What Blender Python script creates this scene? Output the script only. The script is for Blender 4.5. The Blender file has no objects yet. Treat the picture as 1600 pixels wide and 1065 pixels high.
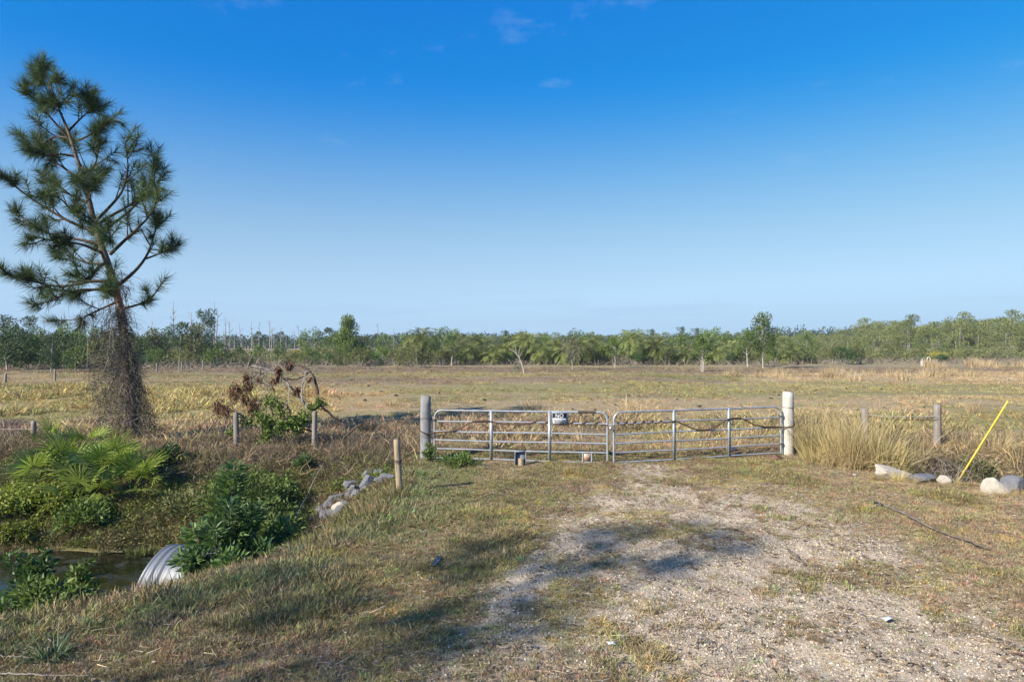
import bpy, math, random
import numpy as np
from mathutils import Vector, Matrix, Euler

# ---------------------------------------------------------------- camera, sky, sun, exposure
SC = bpy.context.scene
COL = SC.collection
R = math.radians
CAM_H, FPX, HZ = 2.75, 1067.0, 536.0
cd = bpy.data.cameras.new('camera'); cam = bpy.data.objects.new('camera', cd); COL.objects.link(cam)
cd.sensor_width = 36.0; cd.lens = 36.0 * FPX / 1600.0; cd.clip_start = 0.1; cd.clip_end = 9000
cam.location = (0, 0, CAM_H); cam.rotation_euler = (R(90) + math.atan((HZ - 532.5) / FPX), 0, 0)
SC.camera = cam
SUN_EL, SUN_AZ = R(31), math.atan2(-0.80, -0.60)        # azimuth measured from +Y towards +X; the sun stands left and behind
sdir = Vector((math.sin(SUN_AZ) * math.cos(SUN_EL), math.cos(SUN_AZ) * math.cos(SUN_EL), math.sin(SUN_EL)))
W = bpy.data.worlds.new('World'); SC.world = W; W.use_nodes = True
wn = W.node_tree; wn.nodes.clear()
sky = wn.nodes.new('ShaderNodeTexSky'); sky.sky_type = 'NISHITA'; sky.sun_disc = False
sky.sun_elevation = SUN_EL; sky.sun_rotation = SUN_AZ; sky.altitude = 3000
sky.air_density = 1.0; sky.dust_density = 0.25; sky.ozone_density = 3.0
SKY_K, EXPO = 0.105, 1.52
bg = wn.nodes.new('ShaderNodeBackground'); bg.inputs['Strength'].default_value = SKY_K
wo = wn.nodes.new('ShaderNodeOutputWorld')
L = wn.links.new
def wmath(op, a, b=None):
    n = wn.nodes.new('ShaderNodeMath'); n.operation = op
    for i, v in enumerate((a, b)):
        if v is None: continue
        if hasattr(v, 'is_output'): L(v, n.inputs[i])
        else: n.inputs[i].default_value = v
    return n.outputs[0]
# the camera's rendering of a clear sky: deeper blue overhead, the same all round
sp = wn.nodes.new('ShaderNodeSeparateColor'); L(sky.outputs['Color'], sp.inputs['Color'])
cb = wn.nodes.new('ShaderNodeCombineColor')
for ch, (g, pw, cl) in (('Red', (.62, 1.6, 1.7)), ('Green', (1.06, .80, 3.0)), ('Blue', (1.06, .30, 3.0))):
    v = wmath('MULTIPLY', sp.outputs[ch], SKY_K); v = wmath('MINIMUM', v, cl)
    v = wmath('MULTIPLY', wmath('POWER', v, pw), g / SKY_K / 2 ** EXPO); L(v, cb.inputs[ch])
tc = wn.nodes.new('ShaderNodeTexCoord'); sz = wn.nodes.new('ShaderNodeSeparateXYZ'); L(tc.outputs['Generated'], sz.inputs[0])
def wramp(v, f0, f1, t1):
    n = wn.nodes.new('ShaderNodeMapRange'); n.interpolation_type = 'SMOOTHSTEP'; n.inputs['From Min'].default_value = f0; n.inputs['From Max'].default_value = f1; n.inputs['To Max'].default_value = t1; L(v, n.inputs['Value']); return n.outputs['Result']
def wmix(c1, c2, f):
    n = wn.nodes.new('ShaderNodeMixRGB'); L(c1, n.inputs['Color1']); L(f, n.inputs['Fac'])
    if hasattr(c2, 'is_output'): L(c2, n.inputs['Color2'])
    else: n.inputs['Color2'].default_value = c2
    return n.outputs['Color']
k = 1 / SKY_K / 2 ** EXPO
gs = wn.nodes.new('ShaderNodeSeparateColor'); L(cb.outputs['Color'], gs.inputs['Color'])
lv = wmath('POWER', wmath('MINIMUM', wmath('MULTIPLY', gs.outputs['Green'], 1 / k / .62), 1.28), .38)
pale = wn.nodes.new('ShaderNodeVectorMath'); pale.operation = 'SCALE'; pale.inputs[0].default_value = (.49 * k, .685 * k, .91 * k); L(lv, pale.inputs['Scale'])
hz1 = wmix(cb.outputs['Color'], pale.outputs['Vector'], wramp(sz.outputs['Z'], .37, .07, .90))
hzm = wmix(hz1, (.43 * k, .62 * k, .84 * k, 1), wramp(sz.outputs['Z'], .085, .0, .85))
# thin wisps high up and a faint low bank, by direction
def cloud(scale, nscale, lo, hi, amt, zlo, zhi, col, prev):
    mp = wn.nodes.new('ShaderNodeMapping'); mp.inputs['Scale'].default_value = scale; mp.inputs['Location'].default_value = (2.4, 5.9, 5.8)
    nz = wn.nodes.new('ShaderNodeTexNoise'); nz.inputs['Scale'].default_value = nscale; nz.inputs['Detail'].default_value = 9; nz.inputs['Roughness'].default_value = .62
    L(tc.outputs['Generated'], mp.inputs['Vector']); L(mp.outputs['Vector'], nz.inputs['Vector'])
    a = wn.nodes.new('ShaderNodeMapRange'); a.inputs['From Min'].default_value = lo; a.inputs['From Max'].default_value = hi; a.inputs['To Max'].default_value = amt; L(nz.outputs['Fac'], a.inputs['Value'])
    f = a.outputs['Result']
    for (e0, e1) in (zlo, zhi):
        b = wn.nodes.new('ShaderNodeMapRange'); b.inputs['From Min'].default_value = e0; b.inputs['From Max'].default_value = e1; L(sz.outputs['Z'], b.inputs['Value'])
        f = wmath('MULTIPLY', f, b.outputs['Result'])
    mx = wn.nodes.new('ShaderNodeMixRGB'); mx.inputs['Color2'].default_value = (col[0] * k, col[1] * k, col[2] * k, 1); L(prev, mx.inputs['Color1']); L(f, mx.inputs['Fac']); return mx.outputs['Color']
c_ = cloud((5, 5, 14), 1.6, .60, .86, .20, (.18, .26), (1.0, .5), (.75, .85, .95), hzm)
c_ = cloud((3, 3, 40), 1.2, .50, .70, .45, (.0, .02), (.09, .045), (.40, .56, .80), c_)
L(c_, bg.inputs['Color']); L(bg.outputs['Background'], wo.inputs['Surface'])
sl = bpy.data.lights.new('sun', 'SUN'); sl.energy = 3.15; sl.angle = R(0.5); sl.color = (1.0, 0.93, 0.82)
so = bpy.data.objects.new('sun', sl); COL.objects.link(so); so.location = (-40, -30, 40)
so.rotation_euler = (-sdir).to_track_quat('-Z', 'Y').to_euler()
SC.view_settings.view_transform = 'Standard'; SC.view_settings.look = 'None'
SC.view_settings.exposure = EXPO; SC.view_settings.gamma = 1.0; SC.view_settings.use_curve_mapping = False
SC.render.engine = 'CYCLES'
SC.cycles.max_bounces = 6; SC.cycles.diffuse_bounces = 3; SC.cycles.transparent_max_bounces = 4
SC.cycles.caustics_reflective = False; SC.cycles.caustics_refractive = False

# ---------------------------------------------------------------- helpers
def rngof(s): return np.random.default_rng(s)

def vnoise(x, y, seed=0):
    xi = np.floor(x).astype(np.int64); yi = np.floor(y).astype(np.int64)
    fx = x - xi; fy = y - yi
    u = fx * fx * (3 - 2 * fx); v = fy * fy * (3 - 2 * fy)
    def h(a, b):
        n = (a * 374761393 + b * 668265263 + seed * 1274126177) & 0xFFFFFFFF
        n = ((n ^ (n >> 13)) * 1274126177) & 0xFFFFFFFF
        return ((n ^ (n >> 16)) & 0xFFFFFF) / float(0xFFFFFF)
    a = h(xi, yi); b = h(xi + 1, yi); c = h(xi, yi + 1); d = h(xi + 1, yi + 1)
    return (a * (1 - u) + b * u) * (1 - v) + (c * (1 - u) + d * u) * v

def fbm(x, y, octv=4, seed=0, gain=0.5):
    x = np.asarray(x, float); y = np.asarray(y, float)
    s = 0; a = 1; t = 0
    for o in range(octv):
        s = s + a * vnoise(x * 2 ** o + 17.3 * o, y * 2 ** o - 9.1 * o, seed + o); t += a; a *= gain
    return s / t

def sstep(t): t = np.clip(t, 0, 1); return t * t * (3 - 2 * t)
def ramp(v, a, b): return sstep((v - a) / (b - a))
def mixc(a, b, t): t = np.asarray(t)[..., None]; return a * (1 - t) + b * t

def sdist(x, y, pts):
    """signed distance to a polyline, positive on its left-hand side"""
    x = np.asarray(x, float); y = np.asarray(y, float)
    best = np.full(x.shape, 1e18); sg = np.ones(x.shape)
    for (ax, ay), (bx, by) in zip(pts[:-1], pts[1:]):
        dx, dy = bx - ax, by - ay
        t = np.clip(((x - ax) * dx + (y - ay) * dy) / (dx * dx + dy * dy), 0, 1)
        ex = x - ax - t * dx; ey = y - ay - t * dy
        d = ex * ex + ey * ey
        cr = dx * (y - ay) - dy * (x - ax)
        m = d < best - 1e-9
        best = np.where(m, d, best); sg = np.where(m, np.sign(cr), sg)
    return np.sqrt(best) * sg

# ---- terrain
EDGE_W = [(-80, 5.6), (-9, 5.9), (-4.9, 6.5), (-3.6, 7.7), (-2.96, 8.5), (-2.4, 10), (-2.05, 12), (-2.2, 14), (-2.6, 15.6), (-2.9, 17.0)]
EDGE_E = [(6.9, 17.6), (7.0, 16.2), (7.5, 15.2), (8.3, 13.9), (9.4, 12.7), (12, 12.3), (80, 12)]
WATER_Z = -1.08
def hground(x, y):
    x = np.asarray(x, float); y = np.asarray(y, float)
    p = lambda t: 0.45 * np.clip(t, 0, 1) + 0.55 * sstep(t)
    wob = (fbm(x * 0.9, y * 0.9, 3, 11) - 0.5) * 0.5
    dn = sdist(x, y, EDGE_W) + wob * 0.4
    df = 16.9 - y + wob
    z = -1.5 * p(dn / 2.3) * p(df / 6.3)
    de = sdist(x, y, EDGE_E) + wob * 0.3
    z = z - 0.75 * p(de / 1.5) * p((17.3 - y) / 2.4)
    near = 1 - ramp(np.hypot(x, y), 30, 60)
    z = z + near * ((fbm(x * 1.3, y * 1.3, 3, 5) - 0.5) * 0.10 + (fbm(x * 6, y * 6, 2, 8) - 0.5) * 0.035)
    z = z + ramp(y, 20, 60) * (fbm(x * 0.06, y * 0.10, 2, 3) - 0.5) * 0.18
    return z

def gz(x, y): return float(hground(np.array([x]), np.array([y]))[0])
def at(px, Y): return (px - 800) * Y / FPX
def yg(py, z=0.0): return (CAM_H - z) * FPX / (py - HZ)
def zat(py, Y): return CAM_H - (py - HZ) * Y / FPX

# ---- ground cover: albedo by place, one patch of shade painted in
C = lambda *a: np.array(a, float)
STRAW, TAN, BROWN, PURP = C(.35, .285, .165), C(.265, .208, .13), C(.155, .11, .068), C(.13, .098, .078)
OLIVE, GREEN, YGREEN, SOIL = C(.185, .165, .07), C(.10, .125, .045), C(.30, .255, .085), C(.085, .065, .048)
GRAVEL_EDGE = [(940, 738), (840, 800), (790, 850), (730, 930), (660, 1000), (600, 1100)]
GRAVEL_EDGE2 = [(1700, 1090), (1640, 1010), (1560, 930), (1480, 868), (1340, 805), (1200, 750), (1100, 735)]
def gravel_mask(x, y):
    yy = np.maximum(y, 3.0)
    px = 800 + FPX * x / yy; py = HZ + CAM_H * FPX / yy
    a = -sdist(px, py, GRAVEL_EDGE); b = -sdist(px, py, GRAVEL_EDGE2)
    inside = np.minimum(ramp(a, -30, 60), ramp(b, -30, 50))
    def e(cx, cy, rx, ry): return np.exp(-((px - cx) / rx) ** 2 - ((py - cy) / ry) ** 2)
    pot = 0.56 + 0.0 * px
    for cx, cy, rx, ry, w in [(1200, 865, 190, 28, .22), (1110, 905, 130, 60, .25), (1330, 855, 120, 16, .3), (1300, 935, 150, 26, .22), (1000, 960, 170, 45, .2),
                              (1150, 1030, 330, 50, .2), (1480, 1045, 150, 40, .2), (1150, 775, 140, 18, .12), (1280, 800, 60, 20, .2), (900, 920, 100, 40, .1),
                              (1390, 905, 120, 30, -.42), (1250, 1000, 60, 40, -.2), (1510, 930, 90, 45, -.28), (960, 800, 120, 35, -.10), (1040, 845, 60, 25, -.15), (950, 870, 70, 30, -.2),
                              (1300, 770, 100, 18, -.15), (800, 1000, 130, 80, -.28), (720, 860, 80, 60, -.25), (880, 940, 90, 60, -.12)]:
        pot = pot + w * e(cx, cy, rx, ry)
    n = fbm(x * 1.1, y * 1.1, 5, 21, 0.62); n5 = fbm(x * 4.2 + 7, y * 3.2, 4, 23, 0.65)
    pot = pot + (n - 0.5) * 1.05 + (n5 - 0.5) * 0.85 + 0.02
    return inside * (.33 + .67 * ramp(pot, 0.26, 0.86)) * (y < 16) * (x > -3)

def cover(x, y):
    """albedo of what grows at x, y, and how tall it is (metres)"""
    x = np.asarray(x, float); y = np.asarray(y, float)
    n1 = fbm(x * 0.55, y * 0.55, 5, 31, 0.6); n2 = fbm(x * 2.3, y * 2.3, 4, 41, 0.6); n3 = fbm(x * 0.9 + 40, y * 0.9, 4, 51, 0.6)
    # mown bank and drive
    fg = mixc(TAN, OLIVE, ramp(n1, .36, .56)); fg = mixc(fg, BROWN, ramp(n2, .46, .60) * .8); fg = mixc(fg, GREEN, ramp(n3, .54, .68) * (.85 - .6 * ramp(x, -2, .5)))
    fg = mixc(fg, YGREEN, ramp(fbm(x * 1.7, y * 1.7, 3, 61), .58, .70) * .6)
    dn = sdist(x, y, EDGE_W)
    fg = mixc(fg, C(.14, .165, .075), np.exp(-((dn + 0.5) / 0.7) ** 2) * ramp(n3, .30, .48) * .85); fg = mixc(fg, GREEN * 1.15, ramp(-x, -1.5, 1) * ramp(n2, .48, .58) * .5)
    hgt = 0.034 + 0.035 * ramp(n3, .5, .7) + 0.045 * np.exp(-((dn + 0.2) / 0.5) ** 2)
    dull = ramp(-x + (y - 8) * .2, 0.0, 3.5) * (1 - ramp(y, 9, 12)) * (dn < -0.7)
    fg = mixc(fg, BROWN * 1.1, dull * .45)
    right = ramp(x, 3, 6)
    fg = mixc(fg, mixc(TAN * 1.08, OLIVE * 1.1, ramp(n3, .45, .6)), right * .55)
    # bank of the ditch
    bank = mixc(BROWN, OLIVE * .9, ramp(n1, .40, .55)); bank = mixc(bank, GREEN, ramp(n2, .5, .62) * .7); bank = mixc(bank, TAN, ramp(n3, .58, .7) * .6)
    bank = mixc(bank, PURP * .8, ramp(y, 14.2, 15.6) * ramp(n2, .3, .5) * .8)
    inb = ramp(dn, -.1, .3) * (y < 17.3)
    out = mixc(fg, bank, inb); hgt = hgt * (1 - inb) + 0.11 * inb
    de = sdist(x, y, EDGE_E); ine = ramp(de, 0, .5) * (1 - ramp(y, 17.5, 19))
    out = mixc(out, mixc(BROWN, TAN, ramp(n2, .4, .6)), ine)
    # pasture
    yy = np.maximum(y, 3.0); py = HZ + CAM_H * FPX / yy; px = 800 + FPX * x / yy
    wob = (fbm(x * 0.12, y * 0.05, 4, 71) - .5) * 26 * np.clip((py - 560) / 60, .25, 1)
    q = py + wob
    s = fbm(x * 0.10, y * 0.30, 5, 81, .62); s2 = fbm(x * 0.5, y * 0.5, 5, 91, .6)
    pal_g = C(.225, .20, .092); pal_t = C(.29, .232, .125)
    pas = mixc(pal_g, pal_t, ramp(s, .40, .60))
    pas = mixc(pas, C(.20, .158, .10), ramp(s2, .54, .70) * .6)
    def band(a, b, f=4.): return ramp(q, a - f, a + f) * (1 - ramp(q, b - f, b + f))
    def side(a, b, f=60.): return ramp(px, a - f, a + f) * (1 - ramp(px, b - f, b + f))
    pas = mixc(pas, C(.165, .128, .092), band(573, 583, 2) * .7)                               # dark strip before the palms
    pas = mixc(pas, C(.165, .126, .094), band(591, 600, 3) * side(420, 1150) * .55)             # purple brown strip
    pas = mixc(pas, C(.225, .205, .09), band(602, 616, 4) * side(560, 1700) * .75)
    pas = mixc(pas, C(.33, .255, .15), band(584, 594, 3) * side(1130, 1800) * .8)
    pas = mixc(pas, C(.14, .15, .055), band(585, 593, 2) * side(1000, 1170, 30) * .6)
    pas = mixc(pas, C(.29, .245, .10), band(604, 652, 5) * side(-300, 500, 40) * ramp(s2, .3, .5) * .95)  # yellow green taller grass
    pas = mixc(pas, C(.36, .26, .13), band(608, 640, 5) * side(480, 620, 30) * .6)
    pas = mixc(pas, C(.30, .235, .13), band(622, 645, 4) * side(800, 1700, 60) * ramp(s, .35, .55) * .9)
    pas = mixc(pas, C(.21, .185, .075), band(640, 668, 4) * side(1480, 1800, 30) * .8)
    pas = mixc(pas, C(.19, .145, .092), ramp(q, 645, 662) * side(300, 1000, 60) * .6)
    pas = mixc(pas, C(.235, .175, .10), ramp(q, 645, 700) * side(1000, 1600, 60) * ramp(s2, .4, .55) * .8)
    pas = mixc(pas, C(.12, .088, .075), band(655, 690, 5) * side(-300, 45, 20) * .8)  # shade of an offscreen tree, painted into the ground colour at the left edge
    tp = ramp(y, 16.4, 17.6)
    out = mixc(out, pas, tp)
    hp = 0.045 + .085 * band(604, 652, 5) * side(-300, 520, 40) * ramp(s2, .3, .55) + .07 * ramp(q, 640, 660)
    hgt = hgt * (1 - tp) + hp * tp
    g = gravel_mask(x, y)
    return np.minimum(out * C(1.56, 1.52, 1.56), .6), hgt, g

# ---- mesh building
class MB:
    def __init__(s): s.v = []; s.f = {3: [], 4: []}; s.t = []; s.n = 0; s.m = []
    def add(s, v, f, tint=0.5, mat=0):
        v = np.asarray(v, float).reshape(-1, 3); f = np.asarray(f, np.int64)
        s.v.append(v); s.t.append(np.broadcast_to(np.asarray(tint, float), (len(v),)).copy())
        s.f[f.shape[1]].append((f + s.n, mat)); s.n += len(v)
    def mesh(s, name, mats, smooth=False):
        me = bpy.data.meshes.new(name)
        v = np.concatenate(s.v) if s.v else np.zeros((0, 3))
        me.vertices.add(len(v)); me.vertices.foreach_set('co', v.astype(np.float32).ravel())
        loops = []; sizes = []; mi = []
        for k in (3, 4):
            for f, m in s.f[k]:
                loops.append(f.ravel()); sizes.append(np.full(len(f), k)); mi.append(np.full(len(f), m))
        loops = np.concatenate(loops); sizes = np.concatenate(sizes); mi = np.concatenate(mi)
        me.loops.add(len(loops)); me.loops.foreach_set('vertex_index', loops.astype(np.int32))
        me.polygons.add(len(sizes)); st = np.concatenate([[0], np.cumsum(sizes)[:-1]])
        me.polygons.foreach_set('loop_start', st.astype(np.int32))
        me.polygons.foreach_set('material_index', mi.astype(np.int32))
        if smooth: me.polygons.foreach_set('use_smooth', np.ones(len(sizes), bool))
        a = me.attributes.new('tint', 'FLOAT', 'POINT'); a.data.foreach_set('value', np.concatenate(s.t).astype(np.float32))
        me.update(calc_edges=True)
        for m in (mats if isinstance(mats, (list, tuple)) else [mats]): me.materials.append(m)
        return me
    def build(s, name, mats, parent=None, smooth=False):
        o = bpy.data.objects.new(name, s.mesh(name, mats, smooth)); COL.objects.link(o)
        if parent is not None: adopt(o, parent)
        return o
    # shapes
    def tube(s, pts, rad, n=6, cap=True, tint=0.5):
        P = np.asarray(pts, float); k = len(P)
        rad = np.broadcast_to(np.asarray(rad, float), (k,))
        T = np.gradient(P, axis=0); T /= np.linalg.norm(T, axis=1)[:, None] + 1e-12
        u = np.cross(T[0], [0, 0, 1.0]); 
        if np.linalg.norm(u) < .1: u = np.cross(T[0], [0, 1.0, 0])
        U = np.zeros_like(P)
        for i in range(k):
            u = u - T[i] * (u @ T[i]); u /= np.linalg.norm(u) + 1e-12; U[i] = u
        V = np.cross(T, U)
        a = np.arange(n) * 2 * np.pi / n
        ring = P[:, None] + rad[:, None, None] * (np.cos(a)[None, :, None] * U[:, None] + np.sin(a)[None, :, None] * V[:, None])
        i = np.arange(k - 1)[:, None] * n; j = np.arange(n)[None]; j2 = (j + 1) % n
        F = np.stack([i + j, i + j2, i + n + j2, i + n + j], -1).reshape(-1, 4)
        s.add(ring.reshape(-1, 3), F, tint)
        if cap:
            for e, off in ((0, 0), (k - 1, (k - 1) * n)):
                c = np.vstack([ring[e], P[e]]); jj = np.arange(n)
                f = np.stack([jj, (jj + 1) % n, np.full(n, n)], -1)
                s.add(c, f if e else f[:, ::-1], tint)
    def box(s, c, sz, rot=None, tint=.5):
        d = np.array([[x, y, z] for x in (-.5, .5) for y in (-.5, .5) for z in (-.5, .5)]) * np.asarray(sz)
        if rot is not None: d = d @ np.array(Euler(rot).to_matrix()).T
        s.add(d + np.asarray(c), [[0, 1, 3, 2], [4, 6, 7, 5], [0, 4, 5, 1], [2, 3, 7, 6], [0, 2, 6, 4], [1, 5, 7, 3]], tint)
    def leaves(s, c, d, length, width, rng, tint=None, fold=.15, nrm=None):
        """diamond leaves from base points c along d; random roll"""
        c = np.asarray(c, float); n = len(c)
        d = d / (np.linalg.norm(d, axis=1)[:, None] + 1e-9)
        r = rng.normal(size=(n, 3)) if nrm is None else nrm
        w = np.cross(d, r); w /= np.linalg.norm(w, axis=1)[:, None] + 1e-9
        up = np.cross(w, d)
        L = np.broadcast_to(length, (n,))[:, None]; Wd = np.broadcast_to(width, (n,))[:, None]
        tip = c + d * L - up * L * fold * .5; mid = c + d * L * .45
        a = mid + w * Wd * .5 + up * Wd * fold; b = mid - w * Wd * .5 + up * Wd * fold
        v = np.stack([c, a, tip, b], 1).reshape(-1, 3); i = np.arange(n)[:, None] * 4
        t = rng.random(n) if tint is None else np.broadcast_to(tint, (n,))
        s.add(v, np.concatenate([i + [[0, 1, 2]], i + [[0, 2, 3]]]), np.repeat(t, 4))
    def needles(s, c, d, length, width, rng, tint):
        c = np.asarray(c, float); n = len(c)
        d = d / (np.linalg.norm(d, axis=1)[:, None] + 1e-9)
        w = np.cross(d, rng.normal(size=(n, 3))); w /= np.linalg.norm(w, axis=1)[:, None] + 1e-9
        L = np.broadcast_to(length, (n,))[:, None]; Wd = np.broadcast_to(width, (n,))[:, None]
        v = np.stack([c - w * Wd * .5, c + w * Wd * .5, c + d * L], 1).reshape(-1, 3)
        s.add(v, np.arange(3 * n).reshape(-1, 3), np.repeat(np.broadcast_to(tint, (n,)), 3))
    def ribbons(s, p0, d0, length, width, rng, nseg=5, grav=.0, wig=.0, tint=None):
        """thin bent blades or twigs"""
        p = np.asarray(p0, float).copy(); n = len(p)
        d = d0 / (np.linalg.norm(d0, axis=1)[:, None] + 1e-9)
        L = np.broadcast_to(length, (n,)); Wd = np.broadcast_to(width, (n,))
        w = np.cross(d, rng.normal(size=(n, 3))); w /= np.linalg.norm(w, axis=1)[:, None] + 1e-9
        rows = []
        for k in range(nseg + 1):
            f = 1 - (k / nseg) ** 1.5 * .92
            rows.append(np.stack([p - w * (Wd * f * .5)[:, None], p + w * (Wd * f * .5)[:, None]], 1))
            p = p + d * (L / nseg)[:, None]
            d = d + np.array([0, 0, -1.]) * (grav if np.isscalar(grav) else grav[:, None]) / nseg * (1 + k) + rng.normal(size=(n, 3)) * wig
            d /= np.linalg.norm(d, axis=1)[:, None] + 1e-9
        v = np.stack(rows, 1).reshape(-1, 3); m = (nseg + 1) * 2
        i = np.arange(n)[:, None, None] * m; k = np.arange(nseg)[None, :, None] * 2
        F = (i + k + np.array([0, 1, 3, 2])[None, None]).reshape(-1, 4)
        t = rng.random(n) if tint is None else np.broadcast_to(tint, (n,))
        s.add(v, F, np.repeat(t, m))
        return p
def unit(rng, n):
    d = rng.normal(size=(n, 3)); return d / np.linalg.norm(d, axis=1)[:, None]

def tag(o, label=None, cat=None, group=None, kind=None):
    if label: o['label'] = label
    if cat: o['category'] = cat
    if group: o['group'] = group
    if kind: o['kind'] = kind
    return o
def empty(name, loc=(0, 0, 0), rz=0):
    o = bpy.data.objects.new(name, None); COL.objects.link(o); o.location = loc; o.rotation_euler = (0, 0, rz); o.empty_display_size = .2
    return o
KIDS = {}
def adopt(o, parent):
    o.parent = parent; KIDS.setdefault(parent.name, []).append(o); return o
def copy_tree(o, parent=None):
    c = o.copy(); COL.objects.link(c)
    if parent is not None: c.parent = parent
    for ch in KIDS.get(o.name, []): copy_tree(ch, c)
    return c

# ---- materials
def newmat(name):
    m = bpy.data.materials.new(name); m.use_nodes = True; nt = m.node_tree; nt.nodes.clear()
    out = nt.nodes.new('ShaderNodeOutputMaterial'); return m, nt, out
def rgba(c): return (float(c[0]), float(c[1]), float(c[2]), 1.0)
def mixrgb(nt, a, b, fac, mode='MIX'):
    m = nt.nodes.new('ShaderNodeMixRGB'); m.blend_type = mode
    for s, v in (('Color1', a), ('Color2', b), ('Fac', fac)):
        if hasattr(v, 'is_output'): nt.links.new(v, m.inputs[s])
        elif s == 'Fac': m.inputs[s].default_value = v
        else: m.inputs[s].default_value = rgba(v)
    return m.outputs['Color']
def noise(nt, scale, detail=4, rough=.55, vec=None, stretch=None, obj=False):
    n = nt.nodes.new('ShaderNodeTexNoise'); n.inputs['Scale'].default_value = scale; n.inputs['Detail'].default_value = detail; n.inputs['Roughness'].default_value = rough
    if vec is None:
        if obj: vec = nt.nodes.new('ShaderNodeTexCoord').outputs['Object']
        else: vec = nt.nodes.new('ShaderNodeNewGeometry').outputs['Position']
    if stretch:
        mp = nt.nodes.new('ShaderNodeMapping'); mp.inputs['Scale'].default_value = stretch; nt.links.new(vec, mp.inputs['Vector']); vec = mp.outputs['Vector']
    nt.links.new(vec, n.inputs['Vector']); return n.outputs['Fac']
def cramp(nt, fac, stops):
    r = nt.nodes.new('ShaderNodeValToRGB'); e = r.color_ramp.elements
    e[0].position, e[0].color = stops[0][0], rgba(stops[0][1]); e[1].position, e[1].color = stops[-1][0], rgba(stops[-1][1])
    for p, c in stops[1:-1]:
        x = e.new(p); x.color = rgba(c)
    nt.links.new(fac, r.inputs['Fac']); return r.outputs['Color']
def g3(v): return (v, v, v)
def attr(nt, name, typ='GEOMETRY'):
    a = nt.nodes.new('ShaderNodeAttribute'); a.attribute_name = name; a.attribute_type = typ; return a
def bump(nt, h, strength=.4, dist=.02):
    b = nt.nodes.new('ShaderNodeBump'); b.inputs['Strength'].default_value = strength; b.inputs['Distance'].default_value = dist
    nt.links.new(h, b.inputs['Height']); return b.outputs['Normal']
def principled(nt, out, col, rough=.8, metal=0., normal=None, spec=.3):
    p = nt.nodes.new('ShaderNodeBsdfPrincipled')
    if hasattr(col, 'is_output'): nt.links.new(col, p.inputs['Base Color'])
    else: p.inputs['Base Color'].default_value = rgba(col)
    if hasattr(rough, 'is_output'): nt.links.new(rough, p.inputs['Roughness'])
    else: p.inputs['Roughness'].default_value = rough
    if hasattr(metal, 'is_output'): nt.links.new(metal, p.inputs['Metallic'])
    else: p.inputs['Metallic'].default_value = metal
    p.inputs['Specular IOR Level'].default_value = spec
    if normal is not None: nt.links.new(normal, p.inputs['Normal'])
    nt.links.new(p.outputs['BSDF'], out.inputs['Surface']); return p
def leafmat(name, c1, c2, trans=.30, rough=.55, spec=.25, objvar=.25):
    """foliage: colour runs from c1 to c2 by each leaf's own tint; each plant a little lighter or darker"""
    m, nt, out = newmat(name)
    t = attr(nt, 'tint').outputs['Fac']
    col = cramp(nt, t, [(0, c1), (1, c2)])
    oi = nt.nodes.new('ShaderNodeObjectInfo')
    mr = nt.nodes.new('ShaderNodeMapRange'); mr.inputs['To Min'].default_value = 1 - objvar; mr.inputs['To Max'].default_value = 1 + objvar
    nt.links.new(oi.outputs['Random'], mr.inputs['Value'])
    vm = nt.nodes.new('ShaderNodeVectorMath'); vm.operation = 'SCALE'; nt.links.new(col, vm.inputs[0]); nt.links.new(mr.outputs['Result'], vm.inputs['Scale'])
    col = vm.outputs['Vector']
    p = nt.nodes.new('ShaderNodeBsdfPrincipled'); nt.links.new(col, p.inputs['Base Color']); p.inputs['Roughness'].default_value = rough; p.inputs['Specular IOR Level'].default_value = spec
    tr = nt.nodes.new('ShaderNodeBsdfTranslucent'); nt.links.new(mixrgb(nt, col, (1.0, 1.1, .45), .5, 'MULTIPLY'), tr.inputs['Color'])
    ms = nt.nodes.new('ShaderNodeMixShader'); ms.inputs['Fac'].default_value = trans
    nt.links.new(p.outputs['BSDF'], ms.inputs[1]); nt.links.new(tr.outputs['BSDF'], ms.inputs[2]); nt.links.new(ms.outputs['Shader'], out.inputs['Surface'])
    return m
def barkmat(name, a, b, scale=8, st=(1, 1, .18), bs=.8):
    m, nt, out = newmat(name)
    n = noise(nt, scale, 6, .65, obj=True, stretch=st); n2 = noise(nt, scale * .3, 3, obj=True)
    col = mixrgb(nt, cramp(nt, n, [(.3, a), (.7, b)]), g3(.55), cramp(nt, n2, [(.4, g3(0)), (.75, g3(.45))]), 'MULTIPLY')
    principled(nt, out, col, .9, normal=bump(nt, n, bs, .02), spec=.15); return m
M = {}
M['pine_needle'] = leafmat('pine_needle', (.038, .068, .034), (.135, .178, .066), .35)
M['far_pine'] = leafmat('far_pine', (.125, .155, .055), (.28, .29, .105), .35)
M['belt_leaf'] = leafmat('belt_leaf', (.05, .085, .03), (.145, .195, .065), .3)
M['dark_pine'] = leafmat('dark_pine', (.03, .057, .028), (.095, .13, .05), .25)
M['shrub_leaf'] = leafmat('shrub_leaf', (.048, .105, .036), (.20, .30, .095), .36, .42, .35)
M['dark_leaf'] = leafmat('dark_leaf', (.028, .062, .02), (.105, .175, .045), .3, .42, .35)
M['mid_leaf'] = leafmat('mid_leaf', (.07, .112, .026), (.20, .265, .066), .32)
M['lime_leaf'] = leafmat('lime_leaf', (.11, .145, .02), (.27, .29, .055), .35)
M['olive_leaf'] = leafmat('olive_leaf', (.085, .10, .035), (.22, .22, .08), .25)
M['grey_leaf'] = leafmat('grey_leaf', (.10, .095, .06), (.21, .19, .125), .2)
M['gold_leaf'] = leafmat('gold_leaf', (.22, .20, .035), (.38, .33, .07), .3)
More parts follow.
